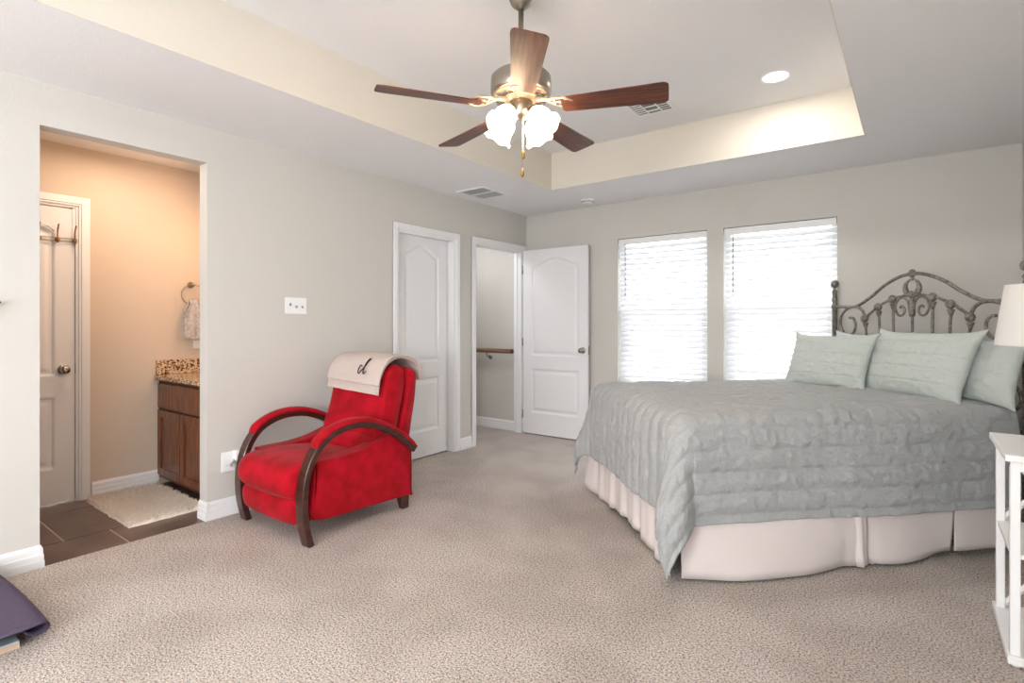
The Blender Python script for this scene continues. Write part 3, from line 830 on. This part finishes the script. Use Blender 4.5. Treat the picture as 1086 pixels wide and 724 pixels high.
# pillow-like lower lumbar seam roll
lum = closed_smooth(cy([(-2.80, .405), (-2.815, .46), (-2.78, .505), (-2.70, .51), (-2.66, .45), (-2.70, .40)]), 4)
obj('lumbar_roll', cushion(bmesh.new(), -.285, .286, lum, .016), M_red, chr_, smooth=True)
# bentwood arms
armc = smooth_path([Vector((0, y+cy0, z)) for y, z in [(-3.262, .0), (-3.288, .10), (-3.300, .20), (-3.298, .30), (-3.280, .40), (-3.240, .49), (-3.175, .562), (-3.08, .607), (-2.98, .622), (-2.87, .612), (-2.76, .575), (-2.66, .522), (-2.575, .462), (-2.50, .392)]], 5)
def strip(path, x0, x1, t0, t1, lo=0, hi=None, bev=.004):
    P = path[lo:hi]; rings = []; bm = bmesh.new()
    for i, p in enumerate(P):
        a = P[max(i-1, 0)]; b = P[min(i+1, len(P)-1)]; t = (b-a).normalized(); nr = Vector((0, -t.z, t.y))
        sec = [(x0+bev, t0), (x1-bev, t0), (x1, t0+bev), (x1, t1-bev), (x1-bev, t1), (x0+bev, t1), (x0, t1-bev), (x0, t0+bev)]
        rings.append([bm.verts.new((x, p.y+nr.y*d, p.z+nr.z*d)) for x, d in sec])
    for i in range(len(rings)-1):
        for k in range(8): bm.faces.new([rings[i][k], rings[i][(k+1) % 8], rings[i+1][(k+1) % 8], rings[i+1][k]])
    bm.faces.new(rings[0][::-1]); bm.faces.new(rings[-1]); return bm
for s in (-1, 1):
    xa, xb = (.300, .372) if s > 0 else (-.380, -.308)
    a = obj('wooden_arm', strip(armc, xa, xb, -.020, .016), M_darkwood, chr_)
    autosmooth(a, 40)
    # upholstered pad on the arch
    P = armc[27:]; bm = bmesh.new(); rings = []
    for i, p in enumerate(P):
        A = P[max(i-1, 0)]; Bq = P[min(i+1, len(P)-1)]; tt = (Bq-A).normalized(); nr = Vector((0, -tt.z, tt.y))
        q = i/(len(P)-1); th = .028*min(1, sstep(-.02, .05, q))*(1 if q < .95 else .8)
        ring = []
        for k in range(14):
            an = PI*k/13; x = (xa+xb)/2 + math.cos(an)*(xb-xa)/2*1.05; d = .014+th*max(math.sin(an), 0)**.6
            ring.append(bm.verts.new((x, p.y+nr.y*d, p.z+nr.z*d)))
        rings.append(ring)
    for i in range(len(rings)-1):
        for k in range(13): bm.faces.new([rings[i][k], rings[i][k+1], rings[i+1][k+1], rings[i+1][k]])
        bm.faces.new([rings[i][13], rings[i][0], rings[i+1][0], rings[i+1][13]])
    bm.faces.new(rings[0][::-1]); bm.faces.new(rings[-1])
    obj('arm_pad', bm, M_red, a, smooth=True)
    xc = .285*s + (.01 if s > 0 else -.01)
    bm = bmesh.new(); b2 = bmesh.new(); bmesh.ops.create_cube(b2, size=1)
    for v in b2.verts:
        k = 1 if v.co.z > 0 else .72
        v.co = Vector((xc + v.co.x*.055*k, .385+v.co.y*.075*k + (.012 if v.co.z < 0 else 0), .048+v.co.z*.096))
    bmesh.ops.bevel(b2, geom=b2.edges[:], offset=.004, segments=2, affect='EDGES'); merge(bm, b2)
    obj('rear_foot', bm, M_darkwood, chr_)

# throw blanket folded over the chair back
def throw():
    base = [(-2.705, .770), (-2.694, .825), (-2.680, .880), (-2.655, .930), (-2.615, .965), (-2.555, .982), (-2.49, .975), (-2.425, .955), (-2.385, .92), (-2.372, .87), (-2.366, .83)]
    path = smooth_path([Vector((0, y+cy0, z)) for y, z in base], 5)
    bm = bmesh.new()
    for lay in range(2):
        x0, x1 = (-.288, .262) if lay == 0 else (-.280, .270)
        lo = 0 if lay == 0 else 5
        P = path[lo:]; n = len(P)
        def f(u, v):
            i = v*(n-1); i0 = int(min(i, n-2)); p = P[i0].lerp(P[i0+1], i-i0)
            a = P[i0]; b = P[i0+1]; t = (b-a).normalized(); nr = Vector((0, -t.z, t.y))
            off = .010 + lay*.014 + .006*noise.noise(Vector((u*5, v*4, lay*3)))+.003*noise.noise(Vector((u*17, v*9, lay*3)))
            x = x0+(x1-x0)*u
            # the left part rides up, the hem slants
            hem = -.055*(1-u)*(1-v)**2*0 
            return Vector((x, p.y+nr.y*off, p.z+nr.z*off + .018*(1-v)**3*(u-.5)*-1.2 + .012*math.sin(u*PI)*(1-abs(2*v-1))))
        grid_surf(bm, 50, 60, f)
    return bm
o = obj('throw_blanket', throw(), M_throw, None, loc=(.505, -2.93, 0), smooth=True)
m_ = o.modifiers.new('s', 'SOLIDIFY'); m_.thickness = .009; m_.offset = 1
tag(o, 'folded oatmeal throw blanket with dark monogram over the recliner back', 'blanket')
# monogram stitched on the throw: cursive c and l  (slanted strokes on the front face)
def on_throw(x, s):
    # s = arc distance up from hem on front face
    P = [(-2.705, .770), (-2.694, .825), (-2.680, .880), (-2.655, .930), (-2.615, .965), (-2.555, .982)]
    L = 0
    for a, b in zip(P[:-1], P[1:]):
        d = math.hypot(b[0]-a[0], b[1]-a[1])
        if L+d >= s or b == P[-1]:
            q = (s-L)/d; y = a[0]+(b[0]-a[0])*q; z = a[1]+(b[1]-a[1])*q
            ny, nz = -(b[1]-a[1])/d, (b[0]-a[0])/d
            return Vector((x, y+cy0+ny*.042, z+nz*.042+.008))
        L += d
bm = bmesh.new()
cpath = [(.066, .150), (.050, .158), (.040, .142), (.042, .118), (.056, .108), (.078, .125)]
lpath = [(.078, .125), (.100, .165), (.108, .195), (.098, .196), (.092, .165), (.092, .125), (.102, .108), (.122, .118)]
for pth in (cpath, lpath):
    P = smooth_path([Vector((a, b, 0)) for a, b in pth], 6)
    tube(bm, [on_throw(p.x+.01, p.y) for p in P], .0036, 6)
obj('monogram', bm, M_thread, o, smooth=True)

# ------------------------------------------------------------------ bed
BC = Vector((3.50, -.55, 0)); TH = math.radians(45)
# local: x = u (along the headboard to the right), y = s (towards headboard)
BR = -PI/4
bed = thing('bed', 'bed with scrolled wrought iron headboard set across the back corner', 'bed', BC, BR)
ZT = .785; HWB = .69; LB = 1.90; G = .06
YH, YFt = -G, -G-LB
obj('mattress', B(-HWB+.012, HWB-.012, YFt+.012, YH, .50, ZT-.022, bev=.05, seg=4), M_mattress, bed, smooth=True)
obj('box_spring', B(-HWB+.035, HWB-.035, YFt+.035, YH, .20, .50, bev=.02), M_mattress, bed, smooth=True)
bm = bmesh.new()
for sx in (-1, 1):
    box(bm, sx*(HWB-.03)-.015, sx*(HWB-.03)+.015, YFt+.05, YH+.03, .17, .20)
box(bm, -HWB+.03, HWB-.03, YFt+.25, YFt+.28, .17, .20)
obj('bed_rails', bm, M_iron, bed)
for sx in (-1, 1):
    for yy in (YFt+.27, YH-.3): obj('bed_leg', Lt([(.022, 0), (.022, .03), (.014, .035), (.014, .17)], 12, c=(sx*(HWB-.09), yy, 0)), M_iron, bed, smooth=True)
hb = None
for sx in (-1, 1):
    p = obj('headboard_post', Lt([(.019, 0), (.019, 1.34), (.024, 1.345), (.024, 1.365), (.018, 1.375), (.020, 1.42), (.016, 1.46), (.021, 1.475), (.012, 1.49), (.010, 1.505)], 18, c=(sx*.69, 0, 0)), M_iron, bed, smooth=True)
    bm = bmesh.new(); sphere(bm, (sx*.69, 0, 1.532), .030, (1, 1, 1.05)); obj('finial', bm, M_iron, p, smooth=True)
arch = [(-.69, 1.355), (-.60, 1.352), (-.518, 1.350), (-.442, 1.362), (-.328, 1.420), (-.223, 1.487), (-.105, 1.536), (0, 1.551)]
arch = arch + [(-a, z) for a, z in arch[-2::-1]]
hbd = obj('arch_rail', T(smooth_path([(a, 0, z) for a, z in arch]), .0115, 10), M_iron, bed, smooth=True)
low = [(-.39, 1.264), (-.33, 1.308), (-.27, 1.346), (-.21, 1.373), (-.15, 1.394), (-.07, 1.407), (0, 1.41)]
low = low + [(-a, z) for a, z in low[-2::-1]]
obj('lower_rail', T(smooth_path([(a, 0, z) for a, z in low]), .0095, 10), M_iron, bed, smooth=True)
for t_, z_ in ((0, 1.40), (-.15, 1.39), (.15, 1.39), (-.27, 1.34), (.27, 1.34), (-.39, 1.26), (.39, 1.26)):
    sp_ = obj('spindle', T([(t_, 0, z_), (t_*.97, 0, z_-.14), (t_*.93, 0, .80), (t_*.93, 0, .62)], .0085, 8), M_iron, bed, smooth=True)
    if t_:
        bm = bmesh.new(); sphere(bm, (t_, -.006, z_), .029, (1, .8, 1)); 
        lathe(bm, [(.022, -.030), (.017, -.045), (.010, -.065), (.008, -.075)], 12, c=(t_*.99, 0, z_))
        obj('rosette', bm, M_iron, sp_, smooth=True)
obj('bottom_rail', T([(-.69, 0, .64), (.69, 0, .64)], .0115, 10), M_iron, bed, smooth=True)
# crest ring
bm = bmesh.new(); ang = [math.radians(a) for a in range(110, 431, 8)]
n_ = len(ang)
tube(bm, [(.052*math.cos(a), 0, 1.462+.052*math.sin(a)) for a in ang], [.006+.014*math.sin(PI*i/(n_-1)) for i in range(n_)], 10)
sphere(bm, (0, 0, 1.553), .024, (1, .8, 1.2)); sphere(bm, (0, -.004, 1.415), .020, (1, .8, 1.2)); sphere(bm, (0, 0, 1.515), .012, (1.6, .8, .8))
lathe(bm, [(.016, 1.27), (.021, 1.30), (.018, 1.36), (.012, 1.41)], 12)
obj('crest_ring', bm, M_iron, bed, smooth=True)
for sx in (-1, 1):
    # inner C scroll
    P = [(.014, 1.30), (.022, 1.36), (.050, 1.392), (.092, 1.392), (.122, 1.355), (.122, 1.31), (.095, 1.277), (.062, 1.285), (.053, 1.318), (.072, 1.340), (.088, 1.328)]
    obj('inner_scroll', T(smooth_path([(sx*a, -.004, z) for a, z in P]), .0078, 8), M_iron, bed, smooth=True)
    # outer big scroll with the arm falling to the node
    P = [(.39, 1.265), (.410, 1.315), (.455, 1.345), (.505, 1.350)]
    bm = T(smooth_path([(sx*a, -.002, z) for a, z in P]), .0105, 10)
    P = [(.50, 1.350), (.56, 1.335), (.612, 1.29), (.628, 1.225), (.600, 1.160), (.545, 1.135), (.495, 1.160), (.478, 1.215), (.500, 1.262), (.535, 1.268)]
    tube(bm, smooth_path([(sx*a, -.002, z) for a, z in P]), .0095, 10)
    obj('outer_scroll', bm, M_iron, bed, smooth=True)
    P = [(.45, .66), (.50, .72), (.53, .80), (.555, .875), (.61, .895), (.655, .86), (.665, .80), (.63, .755), (.585, .765)]
    bm = T(smooth_path([(sx*a, -.002, z) for a, z in P]), .0095, 10); sphere(bm, (sx*.575, -.002, .772), .014)
    obj('lower_scroll', bm, M_iron, bed, smooth=True)

# bed skirt
def skirt():
    bm = bmesh.new()
    x0, x1 = -HWB-.004, HWB+.004; y0 = YFt-.004; y1 = YH-.02
    # path of panels: left side, foot, right side with splits
    def panelstrip(fn, n, z1=.52, rows=14):
        g = grid_surf(bm, n, rows, fn)
    def wob(s, k): return .006*math.sin(s*21+k)+.005*noise.noise(Vector((s*6, k, 3)))
    ZS = .50
    def side_left(u, v):
        y = y0+(y1-y0)*u; return Vector((x0-.012*v-v*abs(wob(y*2, 1)), y, ZS-(ZS-.02)*v))
    def foot(u, v):
        x = x0+.0+(x1-x0)*u
        gath = .010*math.sin(u*46)+.006*math.sin(u*83+1)
        flare = (.045*sstep(.2, 0, u)+.02*sstep(.8, 1, u))*v
        z = ZS-(ZS-.028+ .018*math.sin(u*9))*v
        return Vector((x-.05*v*sstep(.15, 0, u), y0-flare-gath*v*.9, z))
    # right side: first long panel flaring out, box pleat, second panel, gap, third
    def right_a(u, v):
        y = y0+.02+.99*u
        vv = sstep(.3, 1, v)
        fl = .004+.085*math.sin(PI*min(1, u*1.15))*vv+.012*math.sin(u*7+1)*vv + .012*vv*noise.noise(Vector((u*4+v*3, v*2, 7)))
        z = ZS-(ZS-.012)*v
        return Vector((x1+fl, y, z))
    def right_b(u, v):
        y = y0+1.00+.52*u
        fl = .004+.030*math.sin(u*5)*v*v - .018*sstep(.15, 0, u)*v
        return Vector((x1+fl*v, y, ZS-(ZS-.018-.02*sstep(.6, 1, u))*v))
    def right_c(u, v):
        y = y0+1.535+.38*u
        return Vector((x1-.015+.004*math.sin(u*9)*v, y, ZS-(ZS-.04)*v))
    def pleat(u, v):
        y = y0+.93+.13*u + .02*(1-v)*0
        bend = .045*math.sin(u*PI*2)*v
        return Vector((x1+.010*v+bend*.5, y-.03*v*(u-.5), ZS-(ZS-.010)*v))
    for fn, n in ((side_left, 60), (foot, 110), (right_a, 80), (right_b, 50), (right_c, 30), (pleat, 24)): panelstrip(fn, n)
    return bm
o = obj('bed_skirt', skirt(), M_skirt, None, loc=BC, rot=(0, 0, BR), smooth=True)
sm = o.modifiers.new('s', 'SOLIDIFY'); sm.thickness = .002
tag(o, 'cream pleated bed skirt hanging from the bed to the carpet', 'bed skirt')

# comforter
def comforter():
    bm = bmesh.new()
    hw = HWB+.006; yf = YFt-.006; R = .075
    DROP_R, DROP_L, DROP_F = .475, .40, .46
    DX0 = -hw-DROP_L; DX1 = hw+DROP_R; DY0 = yf-DROP_F; DY1 = YH-.02
    st = .0085
    nx = int((DX1-DX0)/st); ny = int((DY1-DY0)/st)
    sp = .103
    def drape(d):
        """arc from the flat top over a rounded edge: returns (outward, down) for overhang d measured from R before the edge"""
        a = d/R
        if a < PI/2: return R*math.sin(a), R*(1-math.cos(a))
        return R, R + (d-R*PI/2)
    def f(u, v):
        p = DX0+(DX1-DX0)*u; q = DY0+(DY1-DY0)*v
        # hem variation
        ex = max(abs(p)-(hw-R), 0); sx = 1 if p > 0 else -1
        ey = max((yf+R)-q, 0)
        puff = .017*(abs(math.sin(PI*(p)/sp))**.42) 
        puff2 = .005*(abs(math.sin(PI*(q-yf)/.26))**.4)
        wr = .006*fbm(p*9, q*5, 1)+.006*fbm(p*26, q*24, 5)
        if ex == 0 and ey == 0:
            nrm = Vector((0, 0, 1)); pos = Vector((p, q, ZT))
            sag = -.012*sstep(.25, .0, min(hw-abs(p), q-yf))
            pos.z += sag + .008*fbm(p*2.3, q*2.3, 9) + .006*math.exp(-((p+.1)**2)/.2)
        elif ey == 0:
            o_, dn = drape(ex); fade = min(1, ex/.3)
            o_ += fade*(.012*math.sin(q*5.5+(0 if sx > 0 else 2)) + .010*noise.noise(Vector((q*3, sx, 2)))+.012)
            pos = Vector((sx*(hw-R+o_), q, ZT-.012-dn)); nrm = Vector((sx*sstep(0, R*1.4, ex), 0, 1-sstep(0, R*1.4, ex)))
        elif ex == 0:
            o_, dn = drape(ey); fade = min(1, ey/.3)
            o_ += fade*(.010*math.sin(p*9)+.014*noise.noise(Vector((p*5, 4, 2)))+.018)
            pos = Vector((p, yf+R-o_, ZT-.012-dn)); nrm = Vector((0, -sstep(0, R*1.4, ey), 1-sstep(0, R*1.4, ey)))
        else:
            d = math.hypot(ex, ey); ph = math.atan2(ey, ex)     # 0 side .. pi/2 foot
            d2 = max(ex, ey)*.62+d*.38 if True else d
            o_, dn = drape(d); fade = min(1, d/.45)
            s2 = math.sin(2*ph)
            o_ = o_*(1+0*s2) + fade*(.02+.125*max(s2,0)**1.3*min(1, d/.5))
            dn = dn*(1-.0*s2)
            dirx, diry = math.cos(ph), math.sin(ph)
            pos = Vector((sx*(hw-R+o_*dirx), yf+R-o_*diry, ZT-.012-dn))
            k = sstep(0, R*1.4, d); nrm = Vector((sx*dirx*k, -diry*k, 1-k))
        if nrm.length > 0: nrm.normalize()
        pos += nrm*(puff+puff2+wr)
        if pos.z < .022: pos.z = .022+.2*(.022-pos.z)*0
        return pos
    grid_surf(bm, nx, ny, f)
    return bm
o = obj('comforter', comforter(), M_quilt, None, loc=BC, rot=(0, 0, BR), smooth=True)
sm = o.modifiers.new('s', 'SOLIDIFY'); sm.thickness = .009; sm.offset = -1
tag(o, 'grey green quilted comforter draped over the bed', 'comforter')

# pillows : local pillow in xz-plane, thickness along y, bottom edge at z=0
def pillow_bm(wd, ht, th, seams=True, flange=.0, seed=0, ear=.03):
    bm = bmesh.new(); nx, nz = 90, 80
    for side in (-1, 1):
        def f(u, v):
            a = 2*u-1; b = 2*v-1
            # outline pulls in between the corners
            x = a*wd/2*(1-.055*(1-b*b)*0 - .025*(1-abs(b)**3)*abs(a)**3)
            z = b*ht/2*(1-.035*(1-abs(a)**3)*abs(b)**3)
            ex = (abs(a)**4*abs(b)**4)*ear
            x += math.copysign(ex, a); z += math.copysign(ex, b)
            t = (max(0, 1-abs(a)**3)*max(0, 1-abs(b)**3))**.5
            y = side*th/2*t
            amp = t**.5
            y += side*amp*(.010*fbm(a*3+seed, b*3, side)+.005*fbm(a*13+seed, b*7, side*2)+.002*fbm(a*30+seed, b*20, side*2))
            if seams:
                y -= side*.009*amp*(1-min(1, abs(math.sin(PI*(b*2.5+.5)))*3.2))
                y -= side*.003*amp*math.exp(-((a+.35)/.012)**2)
            else:
                y += side*.006*amp*math.sin((a*.8+b*1.3)*9+seed)*noise.noise(Vector((a*3, b*3, seed)))
            return Vector((x, y, z+ht/2))
        grid_surf(bm, nx, nz, f)
    bmesh.ops.remove_doubles(bm, verts=bm.verts[:], dist=.0008)
    return bm
def place_pillow(name, label, t0, s0, z0, wd, ht, th, yaw, lean, seams, m, seed, roll=0, grp=None):
    o = obj(name, pillow_bm(wd, ht, th, seams, seed=seed), m, None, smooth=True)
    R = Matrix.Rotation(BR, 4, 'Z')
    o.matrix_world = Matrix.Translation(BC) @ R @ Matrix.Translation((t0, s0, z0)) @ Matrix.Rotation(yaw, 4, 'Z') @ Matrix.Rotation(-lean, 4, 'X') @ Matrix.Rotation(roll, 4, 'Y')
    tag(o, label, 'pillow', grp); return o
zp = ZT+.008
place_pillow('pillow', 'plain sage pillow mostly hidden between the two quilted pillows', -.255, -.135, zp, .64, .36, .13, 0, .20, False, M_sham, 3)
place_pillow('pillow', 'plain wrinkled sage pillow at the right end by the lamp', .425, -.150, zp, .62, .35, .14, 0, .28, False, M_sham, 8)
place_pillow('quilted_pillow', 'smaller quilted sage pillow propped at the left in front of the window', -.20, -.50, zp-.004, .53, .38, .15, math.radians(21), .42, True, M_sham, 1, roll=0)
place_pillow('quilted_pillow', 'large quilted sage pillow in the middle of the headboard', .26, -.315, zp-.004, .66, .41, .16, 0, .40, True, M_sham, 5, roll=0)

# ------------------------------------------------------------------ nightstand and lamp
ns = thing('nightstand', 'small white slatted side table beside the bed at the right edge', 'side table', (3.925, -2.115, 0))
X0, X1, Y0, Y1 = -.145, .150, -.235, .235
obj('table_top', B(X0-.012, X1, Y0-.015, Y1+.012, .733, .757, bev=.003), M_whitefurn, ns)
bm = bmesh.new(); box(bm, X0+.004, X1-.004, Y0+.004, Y0+.018, .700, .733); box(bm, X0+.004, X1-.004, Y1-.018, Y1-.004, .700, .733)
box(bm, X0+.004, X0+.018, Y0+.018, Y1-.018, .715, .733); obj('apron', bm, M_whitefurn, ns)
for xx in (X0+.018, X1-.02):
    for yy in (Y0+.02, Y1-.045):
        obj('leg', B(xx-.014, xx+.014, yy-.014, yy+.014, .042, .733, bev=.002, seg=1), M_whitefurn, ns)
obj('shelf', B(X0+.0075, X1-.004, Y0+.010, Y1-.03, .385, .403, bev=.002, seg=1), M_whitefurn, ns)
obj('base_shelf', B(X0-.004, X1-.0, Y0-.008, Y1+.0, .012, .042, bev=.003), M_whitefurn, ns)
for za, zb in ((.403, .70), (.042, .385)):
    bm = bmesh.new()
    for a, b in ((za, zb), (zb, za)):
        tube(bm, [(X0+.02, Y1-.045, a), (X1-.02, Y1-.045, b)], .011, 4)
    obj('cross_brace', bm, M_whitefurn, ns)
for xx in (X0+.02, X1-.02):
    for yy in (Y0+.02, Y1-.03): obj('foot', Lt([(.012, 0), (.014, .012)], 10, c=(xx, yy, 0)), M_whitefurn, ns)
lp = thing('table_lamp', 'table lamp with tapered white fabric shade on the white side table', 'lamp', (3.935, -2.05, .7575))
M_lampbase = mat('cream_ceramic', (226, 222, 214), .3)
obj('lamp_base', Lt([(.075, 0), (.078, .008), (.06, .016), (.03, .03), (.045, .06), (.062, .11), (.060, .16), (.038, .22), (.016, .26), (.012, .29)], 28), M_lampbase, lp, smooth=True)
obj('lamp_stem', Lt([(.006, .29), (.006, .44)], 10), M_nickel, lp, smooth=True)
prof = [(.169, .378), (.169, .384), (.138, .612), (.138, .618), (.136, .618), (.136, .612), (.167, .384), (.167, .378)]
bm = bmesh.new(); n = 56; rings = [[bm.verts.new((r*math.cos(2*PI*k/n), r*math.sin(2*PI*k/n), z)) for k in range(n)] for r, z in prof]
for i in range(len(rings)):
    for k in range(n): bm.faces.new([rings[i][k], rings[i][(k+1) % n], rings[(i+1) % len(rings)][(k+1) % n], rings[(i+1) % len(rings)][k]])
shd = obj('lamp_shade', bm, M_shade, lp, smooth=True)
bm = bmesh.new()
for k in range(3): tube(bm, [(0, 0, .605), (.137*math.cos(k*2.094), .137*math.sin(k*2.094), .612)], .002, 6)
sphere(bm, (0, 0, .62), .010)
obj('shade_spider', bm, M_nickel, shd)

# ------------------------------------------------------------------ purple mat and board at the lower left
def pmat():
    prof = []
    # curled leading edge near y=-4.36 then sheet rising toward -y
    R0 = .034
    for k in range(0, 26):
        a = math.radians(215 - k*10.5*1.0 - 0)  # spiral
        r = R0*(.80+.2*k/25)
        prof.append((-4.395 - r*math.cos(a)*-1*-1, .040 + r*math.sin(a)*-1))
    return prof
def mat_sheet():
    bm = bmesh.new(); c = (-4.395, .045); P = []
    for k in range(31):
        a = math.radians(-150 + k*240/30)       # from lower-left, around +y side, to the top
        r = .030+.008*k/30
        P.append((c[0]+r*math.cos(a), c[1]+r*math.sin(a)))
    P += [(-4.44, .080), (-4.52, .080), (-4.62, .076), (-4.75, .072), (-4.90, .070), (-5.0, .068), (-5.06, .064)]
    n = len(P)
    def f(u, v):
        i = v*(n-1); i0 = min(int(i), n-2); q = i-i0
        y = P[i0][0]*(1-q)+P[i0+1][0]*q; z = P[i0][1]*(1-q)+P[i0+1][1]*q
        x = .02+.745*u
        lift = .05*(1-u)**1.0
        return Vector((x + .10*sstep(.0, 1, v)*u, y - .05*(1-u)**2, z+lift*sstep(.3, 1, v)*.6))
    grid_surf(bm, 24, 90, f); return bm
o = obj('foam_mat', mat_sheet(), M_purple, None, smooth=True)
sm = o.modifiers.new('s', 'SOLIDIFY'); sm.thickness = .007; sm.offset = 0
tag(o, 'purple foam mat with curled edge on the carpet at lower left', 'mat')
t = thing('board', 'pale blue board with tan edge lying under the purple mat', 'board', (.55, -4.75, 0))
obj('board_top', B(-.35, .262, -.28, .305, .022, .028, bev=.001, seg=1), M_board, t)
obj('board_core', B(-.35, .262, -.28, .305, .001, .022), M_tan, t)

# outside ground
g = obj('ground_outside', B(-8, 14, .3, 16, -3.2, -3.1), M_outgrass); struct(g)
